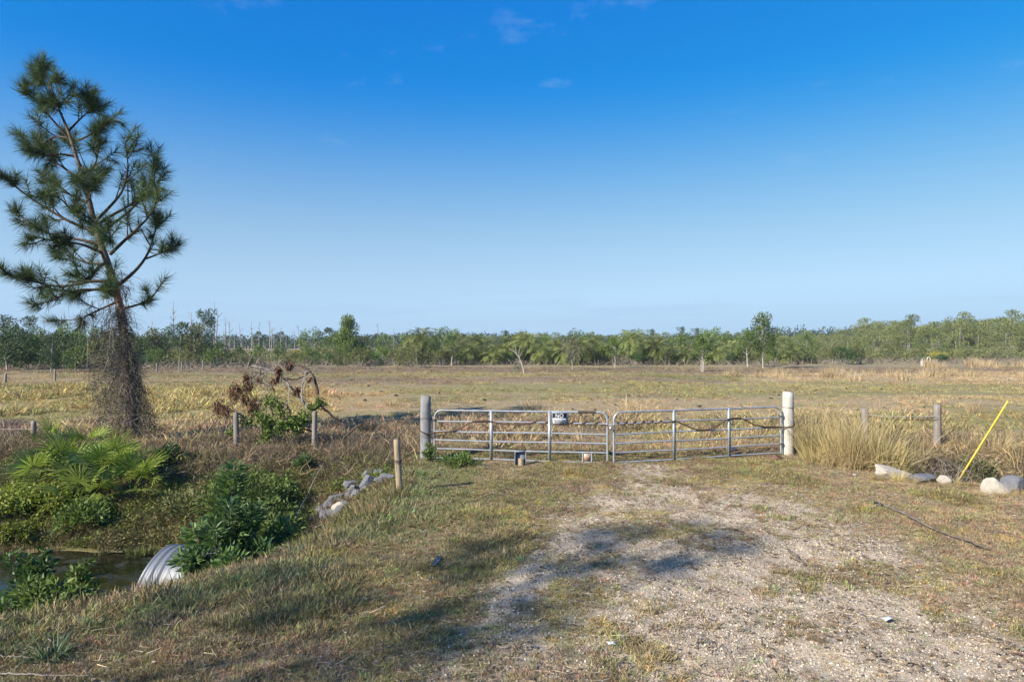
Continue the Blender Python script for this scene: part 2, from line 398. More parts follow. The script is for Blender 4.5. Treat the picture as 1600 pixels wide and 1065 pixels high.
M['palm_leaf'] = leafmat('palm_leaf', (.075, .11, .03), (.25, .265, .08), .25)
M['palmetto_leaf'] = leafmat('palmetto_leaf', (.10, .16, .026), (.33, .385, .085), .33, .42, .25)
M['yellow_frond'] = leafmat('yellow_frond', (.30, .27, .09), (.48, .40, .18), .2)
M['dead_leaf'] = leafmat('dead_leaf', (.10, .05, .028), (.24, .13, .07), .15)
M['straw'] = leafmat('straw', (.25, .185, .09), (.60, .46, .24), .25)
M['straw_green'] = leafmat('straw_green', (.25, .21, .08), (.64, .50, .23), .3)
M['reed'] = leafmat('reed', (.32, .235, .13), (.58, .44, .26), .2)
M['blue_grass'] = leafmat('blue_grass', (.09, .14, .085), (.22, .28, .14), .25)
M['twig'] = leafmat('twig', (.12, .10, .082), (.32, .27, .22), .0, .9, .1)
M['brush_twig'] = leafmat('brush_twig', (.10, .085, .068), (.25, .205, .155), .0, .9, .1)
M['pale_twig'] = leafmat('pale_twig', (.19, .16, .13), (.36, .315, .26), .0, .9, .1)
M['pine_bark'] = barkmat('pine_bark', (.07, .05, .04), (.24, .185, .145), 9, (1, 1, .3))
M['limb_bark'] = barkmat('limb_bark', (.05, .036, .03), (.13, .095, .075), 12)
M['pale_bark'] = barkmat('pale_bark', (.30, .27, .225), (.50, .455, .39), 6)
M['grey_bark'] = barkmat('grey_bark', (.20, .18, .165), (.42, .38, .34), 6)
M['palm_trunk'] = barkmat('palm_trunk', (.10, .08, .06), (.26, .21, .16), 10, (1, 1, 1))
M['dead_wood'] = barkmat('dead_wood', (.07, .055, .045), (.26, .215, .18), 8)

# ---------------------------------------------------------------- the setting
def axis(segs):
    out = [segs[0][0]]
    for a, b, st in segs:
        n = max(1, int(round((b - a) / st))); out += list(np.linspace(a, b, n + 1)[1:])
    return np.array(out)
def grow(a, b, n): return list(np.geomspace(a, b, n))
gx_ = axis([(-14, -6, .14), (-6, 9, .09), (9, 16, .16), (16, 40, .4), (40, 100, .9)])
lx = axis([(-100, -40, .9), (-40, -14, .35)])
XS = np.concatenate([[-v for v in grow(4200, 110, 16)], lx[:-1], gx_, grow(110, 4200, 16)])
ay = axis([(-3, 3.5, .5), (3.5, 17.5, .09), (17.5, 34, .2), (34, 110, .5)])
YS = np.concatenate([[-300, -60, -20, -8], ay, grow(118, 5200, 18)])
GX, GY = np.meshgrid(XS, YS)
GZ = hground(GX, GY)
GC, GHt, GG = cover(GX, GY)
nx, ny = len(XS), len(YS)
i = (np.arange(ny - 1)[:, None] * nx + np.arange(nx - 1)[None])
gm = MB(); gm.add(np.stack([GX, GY, GZ], -1).reshape(-1, 3), np.stack([i, i + 1, i + nx + 1, i + nx], -1).reshape(-1, 4))

m, nt, out = newmat('earth')
cv = attr(nt, 'cover'); gv = attr(nt, 'gravel')
n1 = noise(nt, 9, 6, .7); n2 = noise(nt, 45, 4, .7); n3 = noise(nt, 2.2, 5, .65)
c = mixrgb(nt, cv.outputs['Color'], cramp(nt, n1, [(.3, g3(.35)), (.5, g3(.75)), (.72, g3(1.2))]), .95, 'MULTIPLY')
c = mixrgb(nt, c, cramp(nt, n2, [(.35, g3(.55)), (.65, g3(1.2))]), .7, 'MULTIPLY')
vo = nt.nodes.new('ShaderNodeTexVoronoi'); vo.inputs['Scale'].default_value = 38
nt.links.new(nt.nodes.new('ShaderNodeNewGeometry').outputs['Position'], vo.inputs['Vector'])
peb = mixrgb(nt, cramp(nt, noise(nt, 30, 3, .7), [(.3, (.43, .34, .235)), (.7, (.62, .51, .37))]), cramp(nt, vo.outputs['Distance'], [(.0, g3(1.15)), (.55, g3(.8))]), .8, 'MULTIPLY')
sp = nt.nodes.new('ShaderNodeTexVoronoi'); sp.inputs['Scale'].default_value = 24
nt.links.new(nt.nodes.new('ShaderNodeNewGeometry').outputs['Position'], sp.inputs['Vector'])
peb = mixrgb(nt, peb, (.60, .53, .43), cramp(nt, sp.outputs['Color'], [(.80, g3(0)), (.9, g3(.35))]))
peb = mixrgb(nt, peb, cramp(nt, n3, [(.3, g3(.72)), (.7, g3(1.1))]), .8, 'MULTIPLY')
gm_ = nt.nodes.new('ShaderNodeMath'); gm_.operation = 'ADD'; nt.links.new(gv.outputs['Fac'], gm_.inputs[0])
gn = nt.nodes.new('ShaderNodeMapRange'); gn.inputs['To Min'].default_value = -.6; gn.inputs['To Max'].default_value = .6; nt.links.new(noise(nt, 14, 5, .7), gn.inputs['Value']); nt.links.new(gn.outputs['Result'], gm_.inputs[1])
c = mixrgb(nt, c, peb, cramp(nt, gm_.outputs['Value'], [(.28, g3(0)), (.75, g3(1))]))
principled(nt, out, c, .95, normal=bump(nt, n2, .6, .03), spec=.1)
M['earth'] = m
ground = gm.build('ground', M['earth'], None, smooth=True)
a = ground.data.color_attributes.new('cover', 'FLOAT_COLOR', 'POINT')
a.data.foreach_set('color', np.concatenate([GC.reshape(-1, 3), np.ones((nx * ny, 1))], 1).astype(np.float32).ravel())
a = ground.data.attributes.new('gravel', 'FLOAT', 'POINT'); a.data.foreach_set('value', GG.ravel().astype(np.float32))
tag(ground, 'grazed dry pasture and mown gravel drive crossing the ditch', None, None, 'structure')

m, nt, out = newmat('ditch_water')
wn_ = noise(nt, 3.0, 3, .5)
scum = cramp(nt, noise(nt, 1.6, 6, .7, stretch=(1, 1.6, 1)), [(.50, g3(0)), (.58, g3(1))])
wc = mixrgb(nt, cramp(nt, noise(nt, .8, 4), [(.35, (.008, .008, .004)), (.7, (.026, .022, .012))]), cramp(nt, noise(nt, 22, 4), [(.35, (.016, .017, .007)), (.65, (.045, .044, .02))]), scum)
p = principled(nt, out, wc, mixrgb(nt, g3(.07), g3(.75), scum), normal=bump(nt, wn_, .06, .05), spec=.3)
M['water'] = m
wm = MB(); wx = np.linspace(-60, -2.2, 60); wy = np.linspace(6.8, 14.5, 12); A, B = np.meshgrid(wx, wy)
i = (np.arange(11)[:, None] * 60 + np.arange(59)[None]); wm.add(np.stack([A, B, 0 * A + WATER_Z], -1).reshape(-1, 3), np.stack([i, i + 1, i + 61, i + 60], -1).reshape(-1, 4))
tag(wm.build('ditch_water', M['water']), 'dark still water standing in the roadside ditch', None, None, 'structure')

# ---- scattered ground cover: one object each, geometry nodes put clumps on its points
def blade_mat(name, lo, hi, trans):
    m, nt, out = newmat(name)
    c = attr(nt, 'col', 'INSTANCER').outputs['Color']
    t = attr(nt, 'tint').outputs['Fac']
    c = mixrgb(nt, c, cramp(nt, t, [(0, lo), (.6, g3(1.0)), (1, hi)]), 1.0, 'MULTIPLY')
    p = nt.nodes.new('ShaderNodeBsdfPrincipled'); nt.links.new(c, p.inputs['Base Color']); p.inputs['Roughness'].default_value = .65; p.inputs['Specular IOR Level'].default_value = .2
    tr = nt.nodes.new('ShaderNodeBsdfTranslucent'); nt.links.new(c, tr.inputs['Color'])
    ms = nt.nodes.new('ShaderNodeMixShader'); ms.inputs['Fac'].default_value = trans
    nt.links.new(p.outputs['BSDF'], ms.inputs[1]); nt.links.new(tr.outputs['BSDF'], ms.inputs[2]); nt.links.new(ms.outputs['Shader'], out.inputs['Surface'])
    return m
M['blade'] = blade_mat('grass_blade', g3(.4), (1.85, 1.7, 1.45), .25)
M['weed'] = blade_mat('weed_leaf', g3(.55), (1.3, 1.35, 1.0), .3)
M['pebble'] = None
m, nt, out = newmat('pebble'); principled(nt, out, mixrgb(nt, attr(nt, 'col', 'INSTANCER').outputs['Color'], cramp(nt, noise(nt, 60, 3), [(.3, g3(.75)), (.7, g3(1.1))]), 1, 'MULTIPLY'), .85, spec=.2); M['pebble'] = m

def proto_set(name, meshes):
    c = bpy.data.collections.new(name)
    for k, me in enumerate(meshes):
        o = bpy.data.objects.new('%s_%s' % (name, 'abcdefgh'[k]), me); c.objects.link(o)
    return c
def tuft(seed, n, h, w, spread, lean, grav, nseg=3):
    r = rngof(seed); b = MB()
    a = r.random(n) * 6.283; q = np.sqrt(r.random(n)) * spread
    p = np.stack([np.cos(a) * q, np.sin(a) * q, np.full(n, -.01)], 1)
    d = np.stack([np.cos(a) * lean * (.3 + r.random(n)), np.sin(a) * lean * (.3 + r.random(n)), np.ones(n)], 1) + r.normal(size=(n, 3)) * .25
    b.ribbons(p, d, h * (.5 + .7 * r.random(n)), w, r, nseg, grav, .08)
    return b.mesh('tuft', M['blade'])
def weed(seed, n, h, ls):
    r = rngof(seed); b = MB()
    a = r.random(n) * 6.283; q = np.sqrt(r.random(n))
    p = np.stack([np.cos(a) * q * h, np.sin(a) * q * h, r.random(n) * h * (1.1 - q * .6)], 1)
    d = p * [1, 1, .4] + r.normal(size=(n, 3)) * h * .4
    b.leaves(p, d, ls * (.6 + .8 * r.random(n)), ls * .5, r)
    return b.mesh('weed', M['weed'])
def pebble(seed):
    r = rngof(seed); b = MB()
    t = (1 + 5 ** .5) / 2
    v = np.array([(-1, t, 0), (1, t, 0), (-1, -t, 0), (1, -t, 0), (0, -1, t), (0, 1, t), (0, -1, -t), (0, 1, -t), (t, 0, -1), (t, 0, 1), (-t, 0, -1), (-t, 0, 1)]) / 1.9
    f = [(0, 11, 5), (0, 5, 1), (0, 1, 7), (0, 7, 10), (0, 10, 11), (1, 5, 9), (5, 11, 4), (11, 10, 2), (10, 7, 6), (7, 1, 8), (3, 9, 4), (3, 4, 2), (3, 2, 6), (3, 6, 8), (3, 8, 9), (4, 9, 5), (2, 4, 11), (6, 2, 10), (8, 6, 7), (9, 8, 1)]
    b.add(v * (1 + r.normal(size=(12, 3)) * .18) * [1, .8, .55], f)
    return b.mesh('pebble', M['pebble'])
TUFTS = proto_set('short_tuft', [tuft(k, 34, 1.0, .07, .9, .7, .5) for k in range(3)] + [tuft(k + 9, 22, 1.0, .085, .7, .35, .25) for k in range(2)])
WEEDS = proto_set('weed_clump', [weed(k, 60, 1.0, .33) for k in range(3)])
DEAD = []
def deadtuft(seed):
    r = rngof(seed); b = MB(); n = 40
    p = np.stack([r.normal(size=n) * .4, r.normal(size=n) * .4, r.random(n) * .1 - .03], 1)
    d = r.normal(size=(n, 3)) * [1, 1, .6] + [0, 0, .38]
    b.ribbons(p, d, .6 + r.random(n) * .9, .03, r, 5, .35, .34)
    return b.mesh('dead_tuft', M['blade'])
DEADT = proto_set('dead_tangle', [deadtuft(k) for k in range(3)])
PEBS = proto_set('pebble', [pebble(k) for k in range(3)])

def scatter(name, label, coll, nvar, P, rot, scl, col, seed=0):
    n = len(P); r = rngof(seed + 77)
    me = bpy.data.meshes.new(name); me.vertices.add(n); me.vertices.foreach_set('co', P.astype(np.float32).ravel())
    a = me.attributes.new('rot', 'FLOAT_VECTOR', 'POINT'); a.data.foreach_set('vector', rot.astype(np.float32).ravel())
    a = me.attributes.new('scl', 'FLOAT_VECTOR', 'POINT'); a.data.foreach_set('vector', scl.astype(np.float32).ravel())
    a = me.attributes.new('col', 'FLOAT_VECTOR', 'POINT'); a.data.foreach_set('vector', col.astype(np.float32).ravel())
    a = me.attributes.new('pick', 'INT', 'POINT'); a.data.foreach_set('value', r.integers(0, nvar, n).astype(np.int32))
    o = bpy.data.objects.new(name, me); COL.objects.link(o)
    g = bpy.data.node_groups.new(name + '_nodes', 'GeometryNodeTree')
    g.interface.new_socket('Geometry', in_out='INPUT', socket_type='NodeSocketGeometry'); g.interface.new_socket('Geometry', in_out='OUTPUT', socket_type='NodeSocketGeometry')
    gi = g.nodes.new('NodeGroupInput'); go = g.nodes.new('NodeGroupOutput'); ip = g.nodes.new('GeometryNodeInstanceOnPoints'); ci = g.nodes.new('GeometryNodeCollectionInfo')
    ci.inputs['Collection'].default_value = coll; ci.inputs['Separate Children'].default_value = True; ci.inputs['Reset Children'].default_value = True
    def na(nm, typ):
        q = g.nodes.new('GeometryNodeInputNamedAttribute'); q.data_type = typ; q.inputs['Name'].default_value = nm; return q.outputs['Attribute']
    ip.inputs['Pick Instance'].default_value = True
    l = g.links.new
    l(gi.outputs[0], ip.inputs['Points']); l(ci.outputs[0], ip.inputs['Instance']); l(na('pick', 'INT'), ip.inputs['Instance Index'])
    l(na('rot', 'FLOAT_VECTOR'), ip.inputs['Rotation']); l(na('scl', 'FLOAT_VECTOR'), ip.inputs['Scale']); l(ip.outputs[0], go.inputs[0])
    md = o.modifiers.new('scatter', 'NODES'); md.node_group = g
    return tag(o, label, None, None, 'stuff')

def spots(r, n, y0, y1, xpad=1.5, power=1.0):
    """random places within the view wedge, a little wider"""
    u = r.random(n); y = (y0 ** power + u * (y1 ** power - y0 ** power)) ** (1 / power)
    x = (r.random(n) * 2 - 1) * (y * .78 + xpad)
    return x, y
def instances(x, y, r, h, flat=1.0):
    n = len(x)
    P = np.stack([x, y, hground(x, y)], 1)
    rot = np.stack([r.normal(size=n) * .12, r.normal(size=n) * .12, r.random(n) * 6.283], 1)
    return P, rot
# short grass of the bank, the drive and the near pasture
r = rngof(1)
x, y = spots(r, 150000, 4.6, 18.5, 1.2, 1.6)
col, hg, gr = cover(x, y)
dn = sdist(x, y, EDGE_W); z = hground(x, y)
keep = (r.random(len(x)) > np.minimum(gr * 1.1, .9)) & (z > WATER_Z + .06)
x, y, col, hg, gr, dn = x[keep], y[keep], col[keep], hg[keep], gr[keep], dn[keep]
P, rot = instances(x, y, r, hg)
s = hg * (.6 + .9 * r.random(len(x))) * (1 - .25 * gr)
scl = np.stack([s * 1.35, s * 1.35, s * (.6 + .6 * r.random(len(x)))], 1)
cc = col * (.6 + .9 * r.random(len(x)))[:, None] * np.exp(r.normal(size=(len(x), 3)) * .14)
straw = r.random(len(x)) < .22; cc[straw] = C(.37, .30, .175) * (.7 + .5 * r.random(straw.sum()))[:, None]
scatter('short_grass', 'short patchy brown and green grass on the bank and around the gravel drive', TUFTS, 5, P, rot, scl, cc, 1)
# pasture
r = rngof(2)
x, y = spots(r, 60000, 16.4, 78, 3, 1.35)
col, hg, gr = cover(x, y)
P, rot = instances(x, y, r, hg)
s = hg * (.7 + .9 * r.random(len(x))) * (1 + y / 60)
cl = fbm(x * .5, y * .5, 4, 123, .6); s = s * (.5 + 1.1 * ramp(cl, .4, .62))
scl = np.stack([s * 1.5, s * 1.5, s * .8], 1)
cc = col * (.75 + .6 * r.random(len(x)))[:, None] * np.exp(r.normal(size=(len(x), 3)) * .08)
scatter('pasture_grass', 'grazed dry pasture grass beyond the gate', TUFTS, 5, P, rot, scl, cc, 2)
# weeds on the ditch bank and edge
r = rngof(3)
x = -2 - r.random(26000) * 15; y = 9 + r.random(26000) * 8
dn = sdist(x, y, EDGE_W); z = hground(x, y); wn2 = fbm(x * .8, y * .8, 4, 55, .6)
keep = (dn > .25) & (z > WATER_Z + .03) & ~((x > -4.1) & (x < -2.3) & (y > 12.7) & (y < 14.2) & (r.random(len(x)) < .8)) & (y < 16.6) & (r.random(len(x)) < ramp(wn2, .38, .58) * .9 + .06) & (np.abs(x) < y * .78 + 1)
x, y = x[keep], y[keep]
P, rot = instances(x, y, r, None)
s = .08 + .13 * r.random(len(x)) ** 2
col = mixc(C(.11, .14, .035), C(.25, .28, .065), r.random(len(x))); br = ramp(fbm(x * 1.1, y * 1.1, 3, 77), .42, .58); col = mixc(col, C(.20, .15, .085), br * .65 * (r.random(len(x)) < .8))
scatter('bank_weeds', 'low leafy weeds covering the far bank of the ditch', WEEDS, 3, P, rot, np.stack([s, s, s], 1), col * (.7 + .6 * r.random(len(x)))[:, None], 3)
# grass growing tall on the bank and along the water
r = rngof(4)
x = -1.5 - r.random(16000) * 15; y = 6 + r.random(16000) * 10.5
dn = sdist(x, y, EDGE_W); z = hground(x, y)
keep = (dn > -.15) & (z > WATER_Z - .04) & ~((x > -4.3) & (x < -2.2) & (y > 12.3) & (y < 14.2)) & (r.random(len(x)) < .12 + .9 * ramp(fbm(x * .7 + 9, y * .7, 4, 66, .6), .45, .62)) & (np.abs(x) < y * .78 + 1.5)
x, y = x[keep], y[keep]; P, rot = instances(x, y, r, None)
s = .10 + .16 * r.random(len(x)) ** 1.5
col = mixc(C(.13, .15, .05), C(.27, .21, .11), ramp(fbm(x * .9, y * .9, 3, 12), .4, .62)); col = col * (.7 + .5 * r.random(len(x)))[:, None]
scatter('bank_grass', 'long unmown grass along the ditch', TUFTS, 5, P, rot, np.stack([s * .7, s * .7, s * 1.2], 1), col, 4)
# dead brown tangle along the fence line and in the right-hand ditch
r = rngof(5)
xa = -14 + r.random(9000) * 11.4; ya = 15.0 + r.random(9000) * 4.2
ka = r.random(9000) < (.15 + .9 * ramp(fbm(xa * .6, ya * .6, 4, 88, .6), .38, .6)) * np.exp(-((ya - 16.7) / 1.6) ** 2)
xb = 6.9 + r.random(9000) * 14; yb = 12.2 + r.random(9000) * 6.5
kb = (sdist(xb, yb, EDGE_E) > .15) & (r.random(9000) < .55)
x = np.concatenate([xa[ka], xb[kb]]); y = np.concatenate([ya[ka], yb[kb]]); P, rot = instances(x, y, r, None)
s = .16 + .20 * r.random(len(x)) + .22 * (r.random(len(x)) < .15)
col = mixc(C(.14, .108, .088), C(.36, .275, .17), ramp(fbm(x * .8, y * .8, 4, 99, .6), .38, .6) * (.5 + .5 * (x > 0)))
col = mixc(col, C(.16, .16, .06), (r.random(len(x)) < .14) * 1.0); col = col * (.55 + .9 * r.random(len(x)))[:, None]
scatter('dead_undergrowth', 'tangled dead brown undergrowth along the fence line', DEADT, 3, P, rot, np.stack([s, s, s * 1.1], 1), col, 5)
# loose stones of the drive
r = rngof(6)
x, y = spots(r, 260000, 4.6, 15.5, 1.0, 1.3)
_, _, gr = cover(x, y); keep = (r.random(len(x)) < gr * .9 + .02 * (x > -1)); x, y = x[keep], y[keep]
P = np.stack([x, y, hground(x, y)], 1); n = len(x)
s = .005 + .012 * r.random(n) ** 2.4
q_ = r.random(n)[:, None]; base = np.where(q_ < .22, C(.62, .54, .42), np.where(q_ < .7, C(.48, .385, .27), C(.27, .215, .16)))
scatter('drive_gravel', 'loose pale stones of the gravel drive', PEBS, 3, P, r.random((n, 3)) * [.8, .8, 6.28], np.stack([s, s, s], 1), base * (.7 + .5 * r.random(n))[:, None], 6)
# broken stalks, dead leaves and twigs lying in the grass
def stalk(seed, n, l, w):
    r = rngof(seed); b = MB(); p = np.stack([r.normal(size=n) * .5, r.normal(size=n) * .5, .08 + .12 * r.random(n)], 1); d = unit(r, n) * [1, 1, .12]
    b.ribbons(p, d, l * (.5 + r.random(n)), w, r, 3, .05, .12); return b.mesh('litter', M['blade'])
STALKS = proto_set('litter', [stalk(1, 6, .9, .05), stalk(2, 9, .35, .16), stalk(3, 4, 1.3, .045)])
r = rngof(7); x, y = spots(r, 15000, 4.6, 17, 1.0, 1.5); z = hground(x, y); keep = z > WATER_Z + .1; x, y = x[keep], y[keep]; P, rot = instances(x, y, r, None)
s = .07 + .10 * r.random(len(x)); cc = mixc(C(.16, .11, .07), C(.58, .49, .34), r.random(len(x)) ** 1.3)
scatter('stalk_litter', 'broken dry stalks and dead leaves lying in the short grass', STALKS, 3, P, rot, np.stack([s, s, s * .6], 1), cc, 7)

# ---------------------------------------------------------------- the great pine
def lerp_path(pts, n):
    P = np.asarray(pts, float); s = np.concatenate([[0], np.cumsum(np.linalg.norm(np.diff(P, axis=0), axis=1))]); t = np.linspace(0, s[-1], n)
    Q = np.stack([np.interp(t, s, P[:, k]) for k in range(3)], 1)
    for _ in range(2): Q[1:-1] = .25 * Q[:-2] + .5 * Q[1:-1] + .25 * Q[2:]
    return Q
PY = 19.0
pine = empty('pine_tree', (at(207, PY), PY, gz(at(207, PY), PY)))
tag(pine, 'tall leaning pine with long needle tufts and a vine-choked lower trunk', 'pine tree')
base = np.array(pine.location)
def ppt(px, py, dy=0.0): return np.array([at(px, PY + dy), PY + dy, zat(py, PY + dy)]) - base
TR = [(209, 702, 0), (206, 640, 0), (199, 560, .05), (190, 490, .1), (178, 440, .1), (160, 390, .05), (146, 340, 0), (133, 290, 0), (118, 240, -.1), (104, 200, -.1), (88, 160, 0), (76, 130, 0), (68, 108, 0)]
tp = lerp_path([ppt(*q) for q in TR], 34)
rad = np.interp(np.linspace(0, 1, 34), [0, .06, .2, .45, .7, 1], [.22, .155, .128, .094, .06, .016])
r = rngof(10); mb = MB(); mb.tube(tp + r.normal(size=tp.shape) * .008, rad * (1 + r.normal(size=34) * .05), 12)
mb.build('trunk', M['pine_bark'], pine, True)
def tuft_needles(mb, rng, c, axis, n=84, L=.36, ln=.33):
    """a bottle-brush of long needles round the end of a twig"""
    t = rng.random(n); pos = c - axis * (t * L)[:, None]
    a = unit(rng, n); a = a - axis * (a @ axis)[:, None]; a /= np.linalg.norm(a, axis=1)[:, None] + 1e-9
    d = axis * (.25 + .75 * (1 - t))[:, None] * 1.0 + a * (.35 + .65 * t + .25 * rng.random(n))[:, None] + np.array([0, 0, -.10])
    mb.needles(pos, d, ln * (.7 + .45 * rng.random(n)), .0125, rng, np.clip(rng.random() * .75 + rng.normal(size=n) * .16, 0, 1))
def pine_branch(rng, pts, r0, nt, spread, dens=1.0, mats=('limb_bark', 'pine_needle'), parent=None, ln=.33):
    P = lerp_path(pts, 14); L = np.linalg.norm(np.diff(P, axis=0), axis=1).sum()
    wood = MB(); ndl = MB(); wood.tube(P, np.linspace(r0, r0 * .28, 14), 6)
    ax = P[-1] - P[-3]; ax /= np.linalg.norm(ax); tuft_needles(ndl, rng, P[-1] + ax * .1, ax, int(130 * dens), .5, ln)
    for k in range(nt):
        t = 1 - (rng.random() ** 1.3) * .72; i = min(12, int(t * 13)); p = P[i] * (1 - (t * 13 - i)) + P[i + 1] * (t * 13 - i)
        ax = P[i + 1] - P[i]; ax /= np.linalg.norm(ax)
        dv = rng.normal(size=3); dv -= ax * (dv @ ax); dv /= np.linalg.norm(dv)
        d = ax * .65 + dv * (.8) + np.array([0, 0, .35]); d /= np.linalg.norm(d)
        l = spread * (.35 + .8 * rng.random()) * (1.15 - .5 * t)
        q = np.array([p, p + d * l * .5 + [0, 0, -.02], p + d * l + np.array([0, 0, .10 * l])])
        wood.tube(lerp_path(q, 5), np.linspace(r0 * .38 + .004, .006, 5), 4, False)
        a2 = q[2] - q[1]; a2 /= np.linalg.norm(a2)
        tuft_needles(ndl, rng, q[2], a2, int(82 * dens), .38, ln)
        if rng.random() < .5:
            d2 = d + rng.normal(size=3) * .6; d2 /= np.linalg.norm(d2); e = q[1] + d2 * l * .55
            wood.tube(np.array([q[1], (q[1] + e) / 2, e]), [.009, .007, .005], 4, False); tuft_needles(ndl, rng, e, d2, int(80 * dens), .3, ln)
    b = wood.build('branch', M[mats[0]], parent, True); n = ndl.build('needles', M[mats[1]], b)
    return b
# main limbs as the photograph shows them: picture points, depth offset at the end, thickness, twigs, spread
LIMBS = [
    ([(150, 345), (172, 322), (192, 300), (201, 262), (195, 222)], -.6, .045, 9, .75),
    ([(150, 352), (176, 335), (202, 322), (225, 300), (250, 283)], .5, .05, 12, .85),
    ([(158, 362), (190, 340), (215, 318), (232, 292), (243, 262)], 1.2, .045, 11, .8),
    ([(172, 397), (200, 370), (222, 350), (240, 330), (246, 305)], -.9, .05, 11, .75),
    ([(186, 445), (210, 425), (229, 402), (240, 370), (246, 345)], .8, .055, 11, .7),
    ([(228, 404), (250, 396), (268, 388), (276, 381)], .2, .03, 6, .45),
    ([(193, 482), (222, 474), (240, 462), (256, 438)], -.3, .035, 4, .35),
    ([(126, 286), (138, 270), (150, 254), (155, 225)], -.5, .04, 10, .8),
    ([(106, 205), (124, 186), (140, 172), (152, 166)], .4, .035, 10, .75),
    ([(112, 222), (132, 215), (150, 205), (160, 190)], -.7, .035, 9, .7),
    ([(92, 168), (104, 150), (118, 146), (128, 150)], .3, .03, 9, .6),
    ([(84, 148), (72, 130), (58, 124), (52, 116)], .4, .03, 7, .45),
    ([(78, 134), (83, 124), (87, 118)], -.3, .02, 5, .4),
    ([(110, 220), (84, 190), (62, 165), (36, 138)], -.5, .04, 9, .55),
    ([(108, 216), (86, 212), (68, 222), (50, 236)], .6, .035, 11, .7),
    ([(120, 245), (95, 240), (70, 244), (45, 232)], -.8, .04, 11, .7),
    ([(128, 285), (100, 262), (80, 250), (55, 215)], .9, .04, 11, .8),
    ([(140, 318), (110, 305), (85, 290), (60, 268)], 1.1, .04, 8, .7),
    ([(146, 362), (105, 345), (60, 318), (20, 290), (4, 272)], -.4, .055, 11, .7),
    ([(143, 350), (118, 338), (96, 310), (70, 303)], -1.2, .035, 9, .6),
    ([(155, 380), (110, 372), (62, 362), (22, 328)], .5, .05, 11, .65),
    ([(160, 395), (125, 380), (90, 378), (55, 370)], -1.3, .045, 10, .65),
    ([(166, 412), (135, 412), (112, 400), (88, 392)], .9, .04, 9, .6),
    ([(175, 440), (140, 438), (95, 450), (52, 440), (10, 428)], -.6, .055, 13, .65),
    ([(176, 446), (130, 456), (85, 455), (40, 428)], 1.0, .045, 9, .55),
    ([(180, 455), (150, 452), (118, 452), (84, 468), (58, 476)], -1.2, .045, 10, .55),
    ([(186, 470), (150, 486), (122, 500), (86, 500)], .4, .035, 6, .45),
    ([(165, 410), (150, 420), (140, 440), (122, 425)], -1.7, .045, 9, .6),
    ([(170, 425), (178, 430), (176, 446), (166, 455)], -1.8, .045, 9, .55),
    ([(150, 350), (158, 352), (170, 362), (172, 376)], -1.9, .04, 9, .6),
    ([(135, 300), (142, 305), (132, 320), (120, 330)], -1.8, .04, 9, .6),
    ([(125, 262), (130, 262), (122, 276), (112, 282)], -1.5, .035, 9, .6),
    ([(160, 385), (158, 380), (150, 372), (150, 360)], 1.9, .04, 9, .6),
    ([(138, 300), (146, 290), (150, 282), (160, 270)], 1.8, .04, 9, .6),
    ([(118, 238), (112, 228), (108, 222), (98, 212)], 1.4, .03, 9, .55),
    ([(96, 178), (90, 172), (92, 165), (84, 160)], -1.0, .03, 9, .5),
    ([(68, 112), (66, 108), (64, 104)], .1, .015, 6, .3),
]
for k, (pp, dz, r0, nt, spd) in enumerate(LIMBS):
    m_ = len(pp); pts = [ppt(a, b, dz * (i / (m_ - 1)) ** 1.2) for i, (a, b) in enumerate(pp)]
    pine_branch(rngof(100 + k), pts, r0, int(nt * .88), spd * 1.1, 1.0, parent=pine, ln=.37)
# bare dead twigs still on the trunk
db = MB(); r = rngof(12)
ii = r.integers(9, 27, 34); st = tp[ii]; dd = unit(r, 34) * [1, .8, .3]
db.ribbons(st, dd, .5 + r.random(34) * .9, .016, r, 6, .25, .14); db.build('dead_twigs', M['twig'], pine)
# dead creeper hung round the trunk
vine = empty('dead_vine', (base[0], base[1] - .02, base[2])); tag(vine, 'dense skirt of dead grey creeper hanging round the pine trunk', 'vine')
vb = MB(); vl = MB(); r = rngof(13)
prof_z = [0, .25, .6, 1.1, 1.7, 2.3, 2.8, 3.3, 3.8]; prof_l = [.95, 1.0, .95, .92, 1.0, 1.05, 1.0, .75, .35]; prof_r = [1.25, .95, .68, .46, .34, .27, .24, .28, .3]
nv = 5600; zz = r.random(nv) ** 1.0 * 3.8
ang = r.random(nv) * 6.283; ca = np.cos(ang); ext = np.where(ca < 0, np.interp(zz, prof_z, prof_l), np.interp(zz, prof_z, prof_r))
low = zz > 2.5; q = r.random(nv) ** np.where(low, .9, .6)
px_ = np.interp(zz, tp[:, 2], tp[:, 0]); py_ = np.interp(zz, tp[:, 2], tp[:, 1])
pos = np.stack([px_ + ca * ext * q, py_ + np.sin(ang) * .62 * np.minimum(ext, .8) * q, zz], 1)
keepv = r.random(nv) < np.where(zz > 2.6, .45, 1); pos = pos[keepv]
d = unit(r, len(pos)) * [1, 1, .6] + [0, 0, -.5]
vb.ribbons(pos, d, .22 + r.random(len(pos)) * .45, .011, r, 6, .35, .3, np.clip(r.normal(size=len(pos)) * .22 + .42, 0, 1))
hang = 240; hz_ = 1.2 + r.random(hang) * 2.9; pos = np.stack([np.interp(hz_, tp[:, 2], tp[:, 0]) - r.random(hang) ** 1.3 * 1.25 + .25, r.normal(size=hang) * .35, hz_], 1)
vb.ribbons(pos, unit(r, hang) * .4 + [0, 0, -1], .6 + r.random(hang) * .9, .012, r, 8, .3, .12)
vb.build('stems', M['twig'], vine)
nl = 900; pick = r.integers(0, nv, nl); zz2 = r.random(nl) * 3.2; a2 = r.random(nl) * 6.283
e2 = np.where(np.cos(a2) < 0, np.interp(zz2, prof_z, prof_l), np.interp(zz2, prof_z, prof_r))
